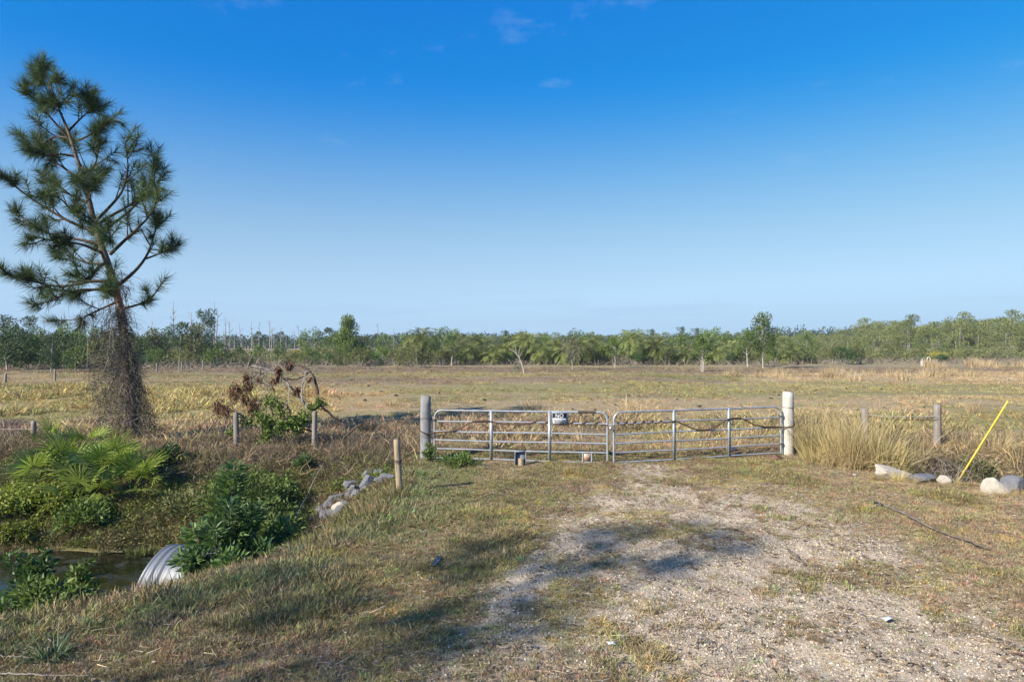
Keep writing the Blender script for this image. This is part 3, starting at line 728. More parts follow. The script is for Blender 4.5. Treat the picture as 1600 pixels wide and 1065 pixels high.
vl.leaves(np.stack([np.interp(zz2, tp[:, 2], tp[:, 0]) + np.cos(a2) * e2 * .9, np.sin(a2) * .5 * e2, zz2], 1), unit(r, nl), .05 + .05 * r.random(nl), .035, r)
vl.build('leaves', M['olive_leaf'], vine)
# rust-brown clump caught high on the trunk
o = MB(); cpt = ppt(186, 450, -.25); n = 420
o.ribbons(cpt + r.normal(size=(n, 3)) * [.16, .16, .28], unit(r, n) + [0, 0, -.6], .15 + .3 * r.random(n), .013, r, 5, .4, .25)
ob = o.build('dead_needle_clump', M['dead_leaf']); ob.location = base
tag(ob, 'rust-brown clump of dead needles lodged against the pine trunk below its crown', 'needle clump')

# trees standing outside the picture, on the road side to the left, whose shade reaches the drive
def shade_tree(loc, h, crown_z, cr, seed, label, nb=26):
    r = rngof(seed); t = empty('roadside_pine', (loc[0], loc[1], gz(*loc))); tag(t, label, 'pine tree')
    P = lerp_path([(0, 0, -.1), (.1, .05, h * .5), (.2, -.1, h)], 14); mb = MB(); mb.tube(P, np.linspace(.075, .03, 14), 8); mb.build('trunk', M['pine_bark'], t, True)
    for k in range(nb):
        z = crown_z + (h - crown_z) * (k + r.random()) / nb; f = 1 - ((z - crown_z) / (h - crown_z)) * .75
        a = k * 2.4 + r.random(); l = cr * f * (.7 + .4 * r.random())
        p0 = np.array([.1 * z / h, 0, z]); e = p0 + [math.cos(a) * l, math.sin(a) * l, .15 * l + .3 * r.random()]
        pine_branch(r, [p0, (p0 + e) / 2 + [0, 0, -.12], e],   .022, 8, .8, .24, parent=t, ln=.36)
    return t
shade_tree((-18.1, -5.7), 15.5, 10.4, 2.7, 301, 'tall slender pine beside the road, outside the view, its soft shade on the drive', 24)

# ---------------------------------------------------------------- gate, posts, sign, rope
m, nt, out = newmat('galvanised')
n1 = noise(nt, 6, 5, .6, obj=True); n2 = noise(nt, 2.2, 5, .7, obj=True)
c = cramp(nt, n1, [(.3, (.25, .27, .29)), (.7, (.40, .42, .445))]); c = mixrgb(nt, c, (.30, .17, .09), cramp(nt, n2, [(.55, g3(0)), (.70, g3(.75))]))
principled(nt, out, c, .5, .35, spec=.4); M['galv'] = m
m, nt, out = newmat('rusty_rail')
n2 = noise(nt, 5, 5, .7, obj=True)
principled(nt, out, cramp(nt, n2, [(.35, (.50, .49, .47)), (.5, (.40, .25, .16)), (.7, (.24, .11, .06))]), .75, .1); M['rusty_rail'] = m
m, nt, out = newmat('dark_metal'); principled(nt, out, cramp(nt, noise(nt, 8, 4, obj=True), [(.3, (.05, .04, .035)), (.7, (.11, .08, .06))]), .7, .3); M['dark_metal'] = m
def postmat(name, a, b, top):
    m, nt, out = newmat(name)
    n1 = noise(nt, 11, 6, .65, obj=True, stretch=(1, 1, .06)); n2 = noise(nt, 2.5, 5, .6, obj=True); n3 = noise(nt, 60, 3, .6, obj=True, stretch=(1, 1, .05))
    c = cramp(nt, n1, [(.3, a), (.7, b)]); c = mixrgb(nt, c, top, cramp(nt, n2, [(.5, g3(0)), (.75, g3(.55))]))
    c = mixrgb(nt, c, g3(.5), cramp(nt, n3, [(.53, g3(0)), (.64, g3(.85))]), 'MULTIPLY')
    principled(nt, out, c, .9, normal=bump(nt, n1, .6, .015), spec=.1); M[name] = m
postmat('gate_post_grey', (.20, .195, .195), (.29, .285, .285), (.27, .22, .17))  # darker grey stands in for tree shade falling on the left post
postmat('gate_post_pale', (.44, .40, .345), (.60, .55, .485), (.45, .37, .29))
postmat('post_wood', (.17, .145, .12), (.31, .275, .235), (.15, .12, .095))
postmat('post_tan', (.27, .205, .135), (.42, .33, .225), (.27, .22, .16))

def round_post(name, x, y, h, rad, mat, label, cat, lean=(0, 0), group=None, n=18, wires=(), depth=.25):
    g = gz(x, y); t = empty(name, (x, y, g)); tag(t, label, cat, group); r = rngof(int(abs(x * 97 + y * 31)) + 7)
    mb = MB(); k = 11; zz = np.linspace(-depth, h, k); a = np.arange(n) * 2 * np.pi / n
    pr = 1 + r.normal(size=n) * .025
    rows = []
    for i, z in enumerate(zz):
        rr = rad * (1.05 - .07 * i / (k - 1)) * pr * (1 + r.normal(size=n) * .008)
        if i == k - 1: rr = rr * .93
        rows.append(np.stack([np.cos(a) * rr + lean[0] * max(z, 0) / h, np.sin(a) * rr + lean[1] * max(z, 0) / h, np.full(n, z) + (r.normal(size=n) * .006 if i == k - 1 else 0)], 1))
    v = np.concatenate(rows + [np.array([[lean[0], lean[1], h + .012]])]); i = np.arange(k - 1)[:, None] * n; j = np.arange(n)[None]; j2 = (j + 1) % n
    mb.add(v, np.stack([i + j, i + j2, i + n + j2, i + n + j], -1).reshape(-1, 4)); mb.n = 0; mb.f[3].append((np.stack([(k - 1) * n + np.arange(n), (k - 1) * n + (np.arange(n) + 1) % n, np.full(n, k * n)], -1), 0)); mb.n = len(v)
    mb.build('shaft', M[mat], t, True)
    for wz, wr in wires:
        w = MB(); aa = np.linspace(0, 6.3, 20); w.tube(np.stack([np.cos(aa) * (rad * 1.03 + .004) + lean[0] * wz / h, np.sin(aa) * (rad * 1.03 + .004) + lean[1] * wz / h, wz + .015 * np.sin(aa + wz * 9)], 1), wr, 5, False); w.build('wire_loop', M['dark_metal'], t)
    return t
GLX, GLY, GRX, GRY = at(665, 16.15), 16.15, at(1231, 16.75), 16.75
round_post('gate_post', GLX, GLY, 1.50, .128, 'gate_post_grey', 'thick grey round post carrying the gate with the black sign', 'post', wires=((.98, .004), (.60, .004), (.55, .004)))
round_post('gate_post', GRX, GRY, 1.53, .132, 'gate_post_pale', 'thick pale sunlit round post beside the tall dry grass', 'post', wires=((1.15, .005),))

def gate(A, B, zb0, zb1, h0, h1, uprights, label, pads, rusty=()):
    """six-rail tube gate from A (post end) to B (latch end); z of the bottom rail and height at each end"""
    A = np.array(A); B = np.array(B); Lg = np.linalg.norm(B - A); u = (B - A) / Lg
    t = empty('field_gate', (A[0], A[1], 0)); tag(t, label, 'gate', 'pair of tube gates across the drive')
    nrm = np.array([u[1], -u[0], 0]); 
    if nrm[1] > 0: nrm = -nrm
    def pt(s, f): zb = zb0 + (zb1 - zb0) * s; hh = h0 + (h1 - h0) * s; return np.array([u[0] * s * Lg, u[1] * s * Lg, zb + hh * f])
    mb = MB(); c = .17 / Lg
    path = [pt(0, 0)] + [pt(0, f) for f in (.3, .6, .84)] + [pt(c * (1 - math.cos(a)), .84 + .16 * math.sin(a)) for a in np.linspace(.2, 1.57, 6)]
    path += [pt(s, 1) for s in np.linspace(.08, .92, 14)] + [pt(1 - c * (1 - math.cos(a)), .84 + .16 * math.sin(a)) for a in np.linspace(1.57, .2, 6)] + [pt(1, f) for f in (.84, .6, .3, 0)]
    mb.tube(np.array(path), .024, 8); mb.build('frame', M['galv'], t, True)
    for q, f in enumerate((0., .19, .375, .56, .775)):
        b = MB(); pts = np.array([pt(s, f) + [0, 0, .006 * math.sin(s * 7 + q)] for s in np.linspace(.004, .996, 16)])
        b.tube(pts, .0185, 8); b.build('rail', M['rusty_rail' if q in rusty else 'galv'], t, True)
    for s in uprights:
        b = MB(); p0 = pt(s, -.005); p1 = pt(s, 1.01); w = .032; dpt = .024
        v = [];
        for p in (p0, p1):
            for sx, sy in ((-1, 1), (1, 1), (1, -1), (-1, -1)): v.append(p + np.array([u[0], u[1], 0]) * sx * w + nrm * sy * dpt)
        b.add(np.array(v), [[0, 1, 2, 3], [7, 6, 5, 4], [0, 4, 5, 1], [1, 5, 6, 2], [2, 6, 7, 3], [3, 7, 4, 0]]); b.build('upright', M['galv'], t)
    for f in (.2, .8):                                     # hinge eyes on the post side
        b = MB(); p = pt(0, f); aa = np.linspace(0, 6.28, 12); b.tube(np.stack([p[0] - u[0] * 0 + np.cos(aa) * .045, p[1] + np.sin(aa) * .045, np.full(12, p[2])], 1), .014, 6, False)
        b.tube(np.array([p - u_(u) * .04, p - u_(u) * pads]), .016, 6); b.build('hinge', M['dark_metal'], t)
    return t, pt, nrm, u
def u_(u): return np.array([u[0], u[1], 0.])
LA, LB = (at(679, 16.12), 16.12), (at(949, 15.62), 15.62)
RA, RB = (at(1220, 16.66), 16.66), (at(959, 15.62), 15.62)
g1, pt1, nr1, u1 = gate(LA, LB, .05, .02, 1.12, 1.15, (.335, .672), 'six-rail galvanised gate hung on the grey post and bearing the black sign', .09)
g2, pt2, nr2, u2 = gate(RA, RB, .08, .02, 1.12, 1.15, (.325, .655), 'six-rail galvanised gate hung on the pale post, rust along one rail', .03, rusty=())
# dark sleeve round the top rail and small drop bracket under the bottom rail of the sign gate
b = MB(); b.tube(np.array([pt1(s, 1.0) for s in np.linspace(.835, .935, 6)]), .031, 8)
for s in (.85, .92): p = pt1(s, .96); b.box(p, (.05, .05, .05))
b.build('rail_sleeve', M['dark_metal'], g1, True)
for s in (.862, .912): b = MB(); b.tube(np.array([pt1(s, .0), pt1(s, .12), pt1(s, .185)]) + nr1 * .02, .02, 6); b.build('bracket', M['galv'], g1, True)
b = MB(); b.box(pt1(.887, .10) + nr1 * .01, (.15, .02, .16)); b.build('rusty_plate', M['rusty_rail'], g1)
# sign
m, nt, out = newmat('sign_grey'); principled(nt, out, cramp(nt, noise(nt, 9, 4, obj=True), [(.3, (.20, .22, .25)), (.7, (.30, .32, .35))]), .6, .2); M['sign_grey'] = m
m, nt, out = newmat('sign_black'); principled(nt, out, (.012, .013, .016), .5); M['sign_black'] = m
m, nt, out = newmat('sign_white'); principled(nt, out, cramp(nt, noise(nt, 12, 4, obj=True), [(.3, (.55, .57, .59)), (.7, (.70, .71, .72))]), .6); M['sign_white'] = m
sc = np.array(pt1((876 - 679) / 270, .87)) + np.array(g1.location) + nr1 * .045
sign = empty('no_trespassing_sign', tuple(sc), math.atan2(u1[1], u1[0])); sign.scale = (.9, 1, .9); tag(sign, 'small black and white NO TRESPASSING sign fixed to the gate', 'sign')
b = MB(); b.box((.02, .012, .0), (.43, .008, .33)); b.build('backing_plate', M['sign_grey'], sign)
b = MB(); b.box((0, 0, .0), (.36, .008, .27)); b.build('panel', M['sign_black'], sign)
b = MB(); b.box((0, -.0055, -.062), (.345, .004, .135)); b.build('white_band', M['sign_white'], sign)
def lettering(txt, size, loc, mat, name, sx=1.0):
    cu = bpy.data.curves.new(name, 'FONT'); cu.body = txt; cu.size = size; cu.align_x = 'CENTER'; cu.align_y = 'CENTER'; cu.extrude = .0015
    to = bpy.data.objects.new(name, cu); COL.objects.link(to)
    me = bpy.data.meshes.new_from_object(to.evaluated_get(bpy.context.evaluated_depsgraph_get())); bpy.data.objects.remove(to)
    me.materials.clear(); me.materials.append(mat); o = bpy.data.objects.new(name, me); COL.objects.link(o); adopt(o, sign)
    o.rotation_euler = (R(90), 0, 0); o.location = loc; o.scale = (sx, 1, 1); return o
lettering('NO', .135, (0, -.0065, .066), M['sign_white'], 'lettering', 1.0)
lettering('TRESPASSING', .125, (0, -.010, -.062), M['sign_black'], 'lettering', .41)
for sx in (-.16, .16):
    b = MB(); b.tube(np.array([(sx, -.012, .12), (sx, .02, .12)]), .006, 6); b.build('screw', M['dark_metal'], sign)
# ropes
m, nt, out = newmat('rope'); n1 = noise(nt, 40, 4, obj=True); principled(nt, out, cramp(nt, n1, [(.3, (.05, .032, .024)), (.7, (.14, .085, .06))]), .95, spec=.05); M['rope'] = m
def rope(pts, label, rad=.016):
    b = MB(); b.tube(np.array(pts), rad, 7); o = b.build('rope', M['rope'], None, True); tag(o, label, 'rope'); return o
def gp(pt, g, nr, s, f, off=.035, dz=0): return np.array(pt(s, f)) + np.array(g.location) + nr * off + [0, 0, dz]
pts = []
for a in np.linspace(R(60), R(285), 14): pts.append(np.array([GLX + math.cos(a) * .15, GLY + math.sin(a) * .15, .80 - .17 * (a - R(90)) / R(195)]))
pts += [np.array([GLX + .13, GLY - .12, .60])]
for s, f in ((.0, .54), (.05, .555), (.1, .56), (.15, .62), (.2, .73), (.235, .785), (.3, .80), (.34, .785), (.40, .74), (.46, .73), (.54, .745)): pts.append(gp(pt1, g1, nr1, s, f))
for k in range(60):
    s = .58 + .41 * k / 59; a = k * .62; c0 = np.array(pt1(s, .775)) + np.array(g1.location); pts.append(c0 + nr1 * math.cos(a) * .036 + [0, 0, math.sin(a) * .036])
rope(lerp_path(pts, 190), 'brown rope looped round the grey post and wound along the sign gate')
pts = []
for k in range(50):
    s = .99 - .29 * k / 49; a = k * .75; c0 = np.array(pt2(s, .775)) + np.array(g2.location); pts.append(c0 + nr2 * math.cos(a) * .036 + [0, 0, math.sin(a) * .036])
for s, f in ((.68, .775), (.645, .79), (.61, .72), (.55, .62), (.50, .575), (.46, .575), (.42, .62), (.37, .71), (.335, .785), (.30, .80), (.26, .80), (.22, .73), (.17, .63), (.1, .585), (.03, .575)): pts.append(gp(pt2, g2, nr2, s, f))
for a in np.linspace(R(225), R(400), 10): pts.append(np.array([GRX + math.cos(a) * .155, GRY + math.sin(a) * .155, .70 + .11 * (a - R(225)) / R(175)]))
rope(lerp_path(pts, 190), 'brown rope sagging across the gate hung on the pale post')
# chain and padlock between the gates
m, nt, out = newmat('bright_chain'); principled(nt, out, (.55, .56, .57), .4, .7); M['chain'] = m
ch = empty('gate_chain', (at(954, 15.55), 15.55, .90)); tag(ch, 'short steel chain with padlock joining the two gates', 'chain')
for k in range(7):
    b = MB(); aa = np.linspace(0, 6.283, 13); x0 = -.12 + k * .04
    q = np.stack([x0 + np.cos(aa) * .027, np.sin(aa) * .014 * (k % 2), np.sin(aa) * .014 * (1 - k % 2) + .02 * ((k - 3) / 3) ** 2], 1); b.tube(q, .006, 5, False); b.build('link', M['chain'], ch, True)
b = MB(); b.box((0, -.015, -.08), (.05, .025, .06)); aa = np.linspace(0, 3.14, 8); b.tube(np.stack([np.cos(aa) * .018, np.full(8, -.015), -.05 + np.sin(aa) * .035], 1), .005, 5); b.build('padlock', M['chain'], ch)
# little steel stake guard at the foot of the gate
x, y = at(813, 15.35), 15.35; st = empty('steel_stake', (x, y, gz(x, y))); tag(st, 'short grey steel channel stake at the foot of the sign gate', 'stake')
b = MB(); b.box((0, .03, .12), (.24, .012, .40), (R(-6), 0, 0)); b.box((-.12, -.01, .12), (.012, .08, .40)); b.box((.12, -.01, .12), (.012, .08, .40)); b.box((0, .0, .325), (.25, .09, .012)); b.build('channel', M['sign_grey'], st)
b = MB(); b.tube(np.array([(.02, -.03, -.1), (.02, -.03, .17)]), .07, 9); b.build('wood_core', M['post_tan'], st, True)

# ---------------------------------------------------------------- fence posts and wire
FP = []
def fpost(px, pyb, Y, h, rad, mat, label, lean=(0, 0), wires=()):
    x = at(px, Y); FP.append((x, Y)); return round_post('fence_post', x, Y, h, rad, mat, label, 'fence post', lean, None, 12, wires)
fpost(625, 778, 12.35, .98, .058, 'post_tan', 'thin tan leaning post atop the ditch bank in front of the grey gate post', (-.06, 0), ((.62, .006), (.60, .006), (.57, .006)))
fpost(491, 705, 17.5, 1.02, .066, 'post_wood', 'weathered fence post among the branches of the fallen tree', (.02, 0))
fpost(370, 705, 17.6, .98, .068, 'post_wood', 'short weathered fence post beside dead brown foliage', (-.02, 0))
fpost(53, 680, 18.3, .66, .065, 'post_wood', 'small pale fence post behind the palmettos')
fpost(1351, 700, 18.2, 1.0, .095, 'post_wood', 'low pale post in tall grass between the pale gate post and a taller grey post')
fpost(1464, 702, 17.6, 1.18, .10, 'post_wood', 'grey weathered post above the right-hand ditch')
def wire(a, b, za, zb, label, rad=.006, sag=.03, mat='dark_metal'):
    mb = MB(); P = np.array([[a[0] + (b[0] - a[0]) * t, a[1] + (b[1] - a[1]) * t, za + (zb - za) * t - sag * 4 * t * (1 - t)] for t in np.linspace(0, 1, 14)])
    mb.tube(P, rad, 5); o = mb.build('fence_wire', M[mat], None, True); tag(o, label, 'wire', 'fence wires'); return o
m, nt, out = newmat('pale_wire'); principled(nt, out, (.30, .29, .28), .6, .2); M['pale_wire'] = m
wire((at(1351, 18.2), 18.1), (at(1464, 17.6), 17.5), .86, .88, 'pale fence wire between the two posts right of the gate', .010, .03, 'pale_wire')
wire((at(1351, 18.2), 18.1), (at(1464, 17.6), 17.5), .82, .80, 'dark twisted wire just below the pale wire right of the gate', .008, .05)
wire((-24, 19.3), (at(53, 18.3), 18.2), .42, .46, 'pale wire running from the small pale post out of view', .006, .02, 'pale_wire')

# ---------------------------------------------------------------- plants near the gate and the ditch
# saw palmettos: every fan frond a part
def fan_mesh(seed, nseg=20, L=.55, mat='palmetto_leaf', droop=.12):
    r = rngof(seed); mb = MB(); half = R(118)
    for k in range(nseg):
        a = -half + 2 * half * k / (nseg - 1) + r.normal() * .03
        l = L * (.62 + .38 * math.cos(a * .62)) * (.92 + .16 * r.random()); u = np.array([math.cos(a), math.sin(a), 0])
        n = np.array([-u[1], u[0], 0]); w = .020
        p = [u * l * f + [0, 0, -droop * f ** 2.2 * l * (1 + .8 * r.random()) + .03 * (k % 2) * f] for f in (.06, .42, .74, 1.0)]
        ws = (w * .5, w, w * .8, .003)
        v = []
        for q, ww in zip(p, ws): v += [q - n * ww + [0, 0, .010], q + n * ww + [0, 0, .010]]
        f4 = [[0, 1, 3, 2], [2, 3, 5, 4], [4, 5, 7, 6]]
        mb.add(np.array(v), f4, np.clip(r.random() * .5 + .25 + .2 * (k % 2), 0, 1))
    mb.tube(np.array([(-.75, 0, -.18), (-.35, 0, -.06), (0.02, 0, 0)]), [.010, .009, .008], 5, False, .6)
    return mb.mesh('fan_frond', M[mat])
FANS = [fan_mesh(k) for k in range(4)]; YFANS = [fan_mesh(k + 20, 14, .45, 'yellow_frond', .55) for k in range(2)]
def palmetto(px, py, Y, n, size, label, seed, fans=FANS, low=.1):
    r = rngof(seed); x = at(px, Y); z = gz(x, Y) - .06; size = size * .9
    t = empty('saw_palmetto', (x, Y, z)); tag(t, label, 'palmetto', 'saw palmettos on the far bank of the ditch')
    mb = MB(); mb.tube(np.array([(.1, .1, -.15), (.02, 0, .1), (0, 0, .22)]) * size, .07 * size, 7, True, .3); mb.build('stump', M['palm_trunk'], t, True)
    for k in range(n):
        o = bpy.data.objects.new('frond', fans[k % len(fans)]); COL.objects.link(o); adopt(o, t)
        a = k * 2.399 + r.random() * .5; el = R(78 - 80 * (k / n) ** .8 + r.normal() * 6) if fans is FANS else R(10 + r.normal() * 30)
        s = size * (.85 + .35 * r.random()); rl = .85 * s
        d = np.array([math.cos(a) * math.cos(el), math.sin(a) * math.cos(el), math.sin(el)])
        o.location = d * rl * .85 + [0, 0, .15 * size]; o.scale = (s, s, s)
        rot = Euler((0, -el + R(8), 0)).to_matrix().to_4x4(); o.rotation_euler = (Matrix.Rotation(a, 4, 'Z') @ rot @ Matrix.Rotation(r.normal() * .3, 4, 'X')).to_euler()
    return t
palmetto(98, 705, 15.1, 17, .95, 'broad green palmetto at the upper left of the clump on the ditch bank', 1)
palmetto(165, 708, 15.0, 18, 1.0, 'large glossy palmetto in front of the pine trunk', 2)
palmetto(205, 730, 14.5, 14, .9, 'palmetto spreading fronds down the bank to the right of the large glossy one', 3)
palmetto(55, 722, 14.7, 13, .85, 'palmetto at the left end of the clump', 4)
palmetto(130, 745, 14.1, 12, .8, 'lowest palmetto of the clump, fronds hanging over weeds', 5)
palmetto(85, 672, 16.9, 9, .8, 'small dark palmetto standing behind the clump', 6)
palmetto(240, 712, 16.0, 9, .85, 'dying yellow palmetto with drooping fronds right of the pine foot', 7, YFANS)
palmetto(132, 668, 17.0, 8, .7, 'small palmetto in the dead creeper left of the pine trunk', 8)

# leafy shrubs
def shrub_meshes(seed, R_, H, nst, nleaf, ll, lw, upright=.8, droop=.0, spr=.26):
    r = rngof(seed); st = MB(); lf = MB()
    for k in range(nst):
        a = r.random() * 6.283; q = math.sqrt(r.random()); e = np.array([math.cos(a) * q * R_, math.sin(a) * q * R_, H * (1.05 - .5 * q ** 2) * (.65 + .4 * r.random())])
        b0 = np.array([e[0] * .2, e[1] * .2, -.05]); P = lerp_path([b0, b0 * .4 + e * .6 * np.array([.8, .8, 1.1]), e], 7); st.tube(P, np.linspace(.012, .004, 7) * (1 + R_ * .3), 4, False, .4)
        m_ = nleaf // nst; t = .25 + .75 * r.random(m_) ** .8; i = t * 6; i0 = np.minimum(i.astype(int), 5); f = (i - i0)[:, None]
        p = P[i0] * (1 - f) + P[i0 + 1] * f; ax = P[i0 + 1] - P[i0]; ax /= np.linalg.norm(ax, axis=1)[:, None]
        side = unit(r, m_); side -= ax * (side * ax).sum(1)[:, None]; side /= np.linalg.norm(side, axis=1)[:, None] + 1e-9
        off = side * (r.random(m_) ** 1.0 * R_ * spr)[:, None]
        d = ax * upright + side + [0, 0, -droop]
        lf.leaves(p + off, d, ll * (.6 + .7 * r.random(m_)), lw * (.7 + .6 * r.random(m_)), r, np.clip(r.random() * .45 + r.random(m_) * .55 + .10 * (p[:, 2] / H - .5), 0, 1), .12)
    return st, lf
def shrub(name, px, Y, label, cat, seed, Rr, H, nst, nleaf, ll, lw, mat, group=None, up=.8, droop=.0, dz=0, off=.26):
    x = at(px, Y); t = empty(name, (x, Y, gz(x, Y) + dz)); tag(t, label, cat, group)
    st, lf = shrub_meshes(seed, Rr, H, nst, nleaf, ll, lw, up, droop, off); st.build('stems', M['limb_bark'], t, True); lf.build('foliage', M[mat], t); return t
shrub('leafy_shrub', 352, 10.1, 'large dark green shrub growing over the end of the culvert pipe', 'shrub', 21, .95, 2.1, 15, 7000, .135, .038, 'shrub_leaf', up=.7, droop=.1, off=.13)
shrub('leafy_shrub', 326, 9.35, 'low dark shoots of shrub in front of the culvert pipe', 'shrub', 22, .42, .8, 14, 1900, .12, .036, 'shrub_leaf', droop=.1)
shrub('leafy_shrub', 392, 9.5, 'dark lower shrub trailing down the bank right of the culvert', 'shrub', 23, .5, .72, 16, 1900, .12, .036, 'shrub_leaf')
shrub('leafy_shrub', 372, 13.2, 'lighter green feathery shrub on the far bank behind the culvert', 'shrub', 24, .85, 1.35, 30, 4200, .10, .028, 'mid_leaf')
shrub('leafy_shrub', 432, 12.4, 'mid green weedy shrub between the feathery shrub and the rock pile', 'shrub', 25, .85, 1.0, 28, 3400, .09, .03, 'mid_leaf')
shrub('leafy_shrub', 408, 14.3, 'spreading green weeds on the bank above the feathery shrub', 'shrub', 38, .8, .6, 22, 1900, .08, .04, 'mid_leaf')
shrub('leafy_shrub', 300, 13.8, 'olive leafy weeds on the bank left of the feathery shrub', 'shrub', 39, .8, .5, 20, 1600, .08, .04, 'olive_leaf')
shrub('leafy_shrub', 350, 14.6, 'small fresh green shoot near the top of the ditch bank', 'shrub', 26, .28, .55, 8, 500, .09, .035, 'mid_leaf')
shrub('leafy_shrub', 478, 15.6, 'small dark green shrub at the foot of the fallen tree', 'shrub', 27, .3, .5, 8, 450, .09, .04, 'dark_leaf')
shrub('leafy_shrub', 75, 9.2, 'dark water-edge shrub with yellow-green shoots standing in the ditch', 'shrub', 28, .55, 1.05, 20, 1700, .11, .045, 'mid_leaf', dz=.15)
shrub('leafy_shrub', 112, 9.9, 'loose leggy green plant standing in the ditch water right of the dark water-edge shrub', 'shrub', 45, .42, .95, 10, 800, .10, .04, 'mid_leaf', dz=.2, off=.18)
shrub('leafy_shrub', 38, 10.6, 'dark leggy shrub rising from the ditch water behind the water-edge shrub', 'shrub', 46, .5, 1.1, 10, 1000, .10, .04, 'dark_leaf', dz=.15, off=.2)
shrub('leafy_shrub', 5, 9.3, 'dark leafy plant in the water at the left edge of the ditch', 'shrub', 29, .45, .75, 12, 800, .11, .045, 'dark_leaf', dz=.15)
shrub('leafy_shrub', 135, 13.4, 'bright green leafy bush below the palmettos', 'shrub', 30, .62, .55, 22, 2200, .085, .05, 'mid_leaf')
shrub('creeper_mound', 50, 13.9, 'yellow-green creeper heaped on the bank left of the bright green bush', 'creeper', 31, .95, .62, 30, 3800, .07, .05, 'lime_leaf', up=.3, droop=.3)
shrub('creeper_mound', 105, 14.3, 'lime-coloured creeper spilling from under the palmettos', 'creeper', 32, .7, .5, 22, 2300, .07, .05, 'lime_leaf', up=.3, droop=.3)
shrub('creeper_mound', 30, 12.9, 'low lime creeper trailing towards the water', 'creeper', 33, .6, .35, 16, 1200, .07, .05, 'lime_leaf', up=.3, droop=.3)
shrub('leafy_shrub', 268, 16.0, 'dark green shrub in the shade behind the dying yellow palmetto', 'shrub', 34, .4, .5, 10, 700, .09, .05, 'dark_leaf')
shrub('leafy_weed', 672, 15.7, 'small green weed climbing the foot of the grey gate post', 'weed', 35, .16, .5, 7, 260, .09, .035, 'mid_leaf')
shrub('leafy_shrub', 1528, 15.4, 'dark green bush beside the leaning yellow pole', 'shrub', 36, .55, .85, 16, 1000, .09, .03, 'olive_leaf')
shrub('leafy_weed', 715, 15.3, 'patch of green weeds in front of the grey gate post', 'weed', 37, .55, .22, 20, 900, .07, .035, 'mid_leaf')

# ---- fallen tree over the fence
FY = 17.9
ft = empty('fallen_tree', (at(500, FY), FY, gz(at(500, FY), FY))); tag(ft, 'toppled dead tree with arching black limbs, rusty leaves and green sprouts', 'fallen tree')
fb = np.array(ft.location)
def fz(zx, zy, dy=0): px, py = 300 + zx / 4, 480 + zy / 4; return np.array([at(px, FY + dy), FY + dy, zat(py, FY + dy)]) - fb
FL = [
    ([(880, 900), (855, 865), (800, 805), (745, 770), (700, 760)], .05, -.1, 'limb_bark'), ([(1065, 722), (1010, 760), (950, 810), (880, 890)], .035, -.3, 'limb_bark'),
    ([(800, 610), (780, 580), (788, 510), (770, 440), (742, 400), (700, 370), (640, 352), (605, 378)], .05, .2, 'limb_bark'),
    ([(740, 400), (700, 430), (640, 452), (590, 445)], .03, .3, 'limb_bark'), ([(800, 610), (840, 645), (890, 690), (942, 716)], .045, -.2, 'limb_bark'), ([(745, 655), (800, 612), (800, 608)], .05, 0, 'limb_bark'),
    ([(735, 645), (690, 590), (640, 530), (590, 460), (545, 425)], .05, .4, 'grey_bark'), ([(545, 425), (490, 400), (440, 375), (370, 366)], .03, .4, 'grey_bark'),
    ([(690, 590), (685, 520), (700, 440), (712, 390)], .025, .1, 'grey_bark'), ([(615, 690), (618, 640), (590, 605), (545, 600), (520, 560), (505, 500)], .032, .2, 'limb_bark'),
    ([(510, 690), (495, 640), (488, 580)], .02, .2, 'limb_bark'), ([(590, 610), (605, 560), (612, 510)], .018, .1, 'grey_bark'),
    ([(740, 745), (640, 735), (520, 735), (400, 750), (330, 745)], .045, .3, 'grey_bark'), ([(400, 750), (340, 690), (270, 650), (210, 640), (160, 615)], .03, .4, 'limb_bark'),
    ([(340, 690), (360, 640), (330, 590), (290, 560), (250, 530)], .025, .2, 'limb_bark'), ([(360, 640), (400, 590), (460, 565), (480, 570)], .025, .1, 'limb_bark'),
    ([(330, 590), (345, 530), (350, 460), (340, 390)], .02, .3, 'limb_bark'), ([(350, 460), (420, 470), (500, 490)], .016, .2, 'grey_bark'),
    ([(340, 690), (280, 690), (220, 680), (180, 660)], .018, .5, 'grey_bark'), ([(450, 400), (410, 420), (370, 430)], .012, .4, 'grey_bark'), ([(430, 380), (425, 420), (420, 450)], .012, .3, 'limb_bark'),
    ([(545, 425), (530, 380), (548, 350)], .014, .3, 'limb_bark'), ([(640, 352), (610, 340), (600, 370)], .014, .3, 'limb_bark'), ([(880, 890), (870, 820), (880, 790)], .014, 0, 'grey_bark'),
    ([(940, 715), (960, 690), (985, 760)], .010, -.2, 'pale_twig'), ([(945, 640), (970, 700), (1000, 770)], .009, -.2, 'pale_twig'), ([(1000, 700), (1040, 760), (1075, 860)], .009, -.2, 'pale_twig'), ([(930, 720), (985, 740), (975, 765)], .009, -.2, 'pale_twig')]
r = rngof(60)
for pts, rad, dy, mt in FL:
    P = lerp_path([fz(a, b, dy + .06 * i) for i, (a, b) in enumerate(pts)], 14); P[1:-1] += r.normal(size=(12, 3)) * .008
    mb = MB(); mb.tube(P, np.linspace(rad * .82, rad * .42, 14), 6)
    nt_ = 5; q = P[r.integers(3, 13, nt_)]; mb.build('limb', M[mt], ft, True)
tw = MB()
allp = np.concatenate([lerp_path([fz(a, b, dy + .06 * i) for i, (a, b) in enumerate(pts)], 10)[3:] for pts, rad, dy, mt in FL[6:22]])
q = allp[r.integers(0, len(allp), 460)]; tw.ribbons(q, unit(r, 460) + [0, 0, -.05], .25 + r.random(460) * .6, .012, r, 6, .2, .18); tw.build('twigs', M['twig'], ft)
dl = MB()
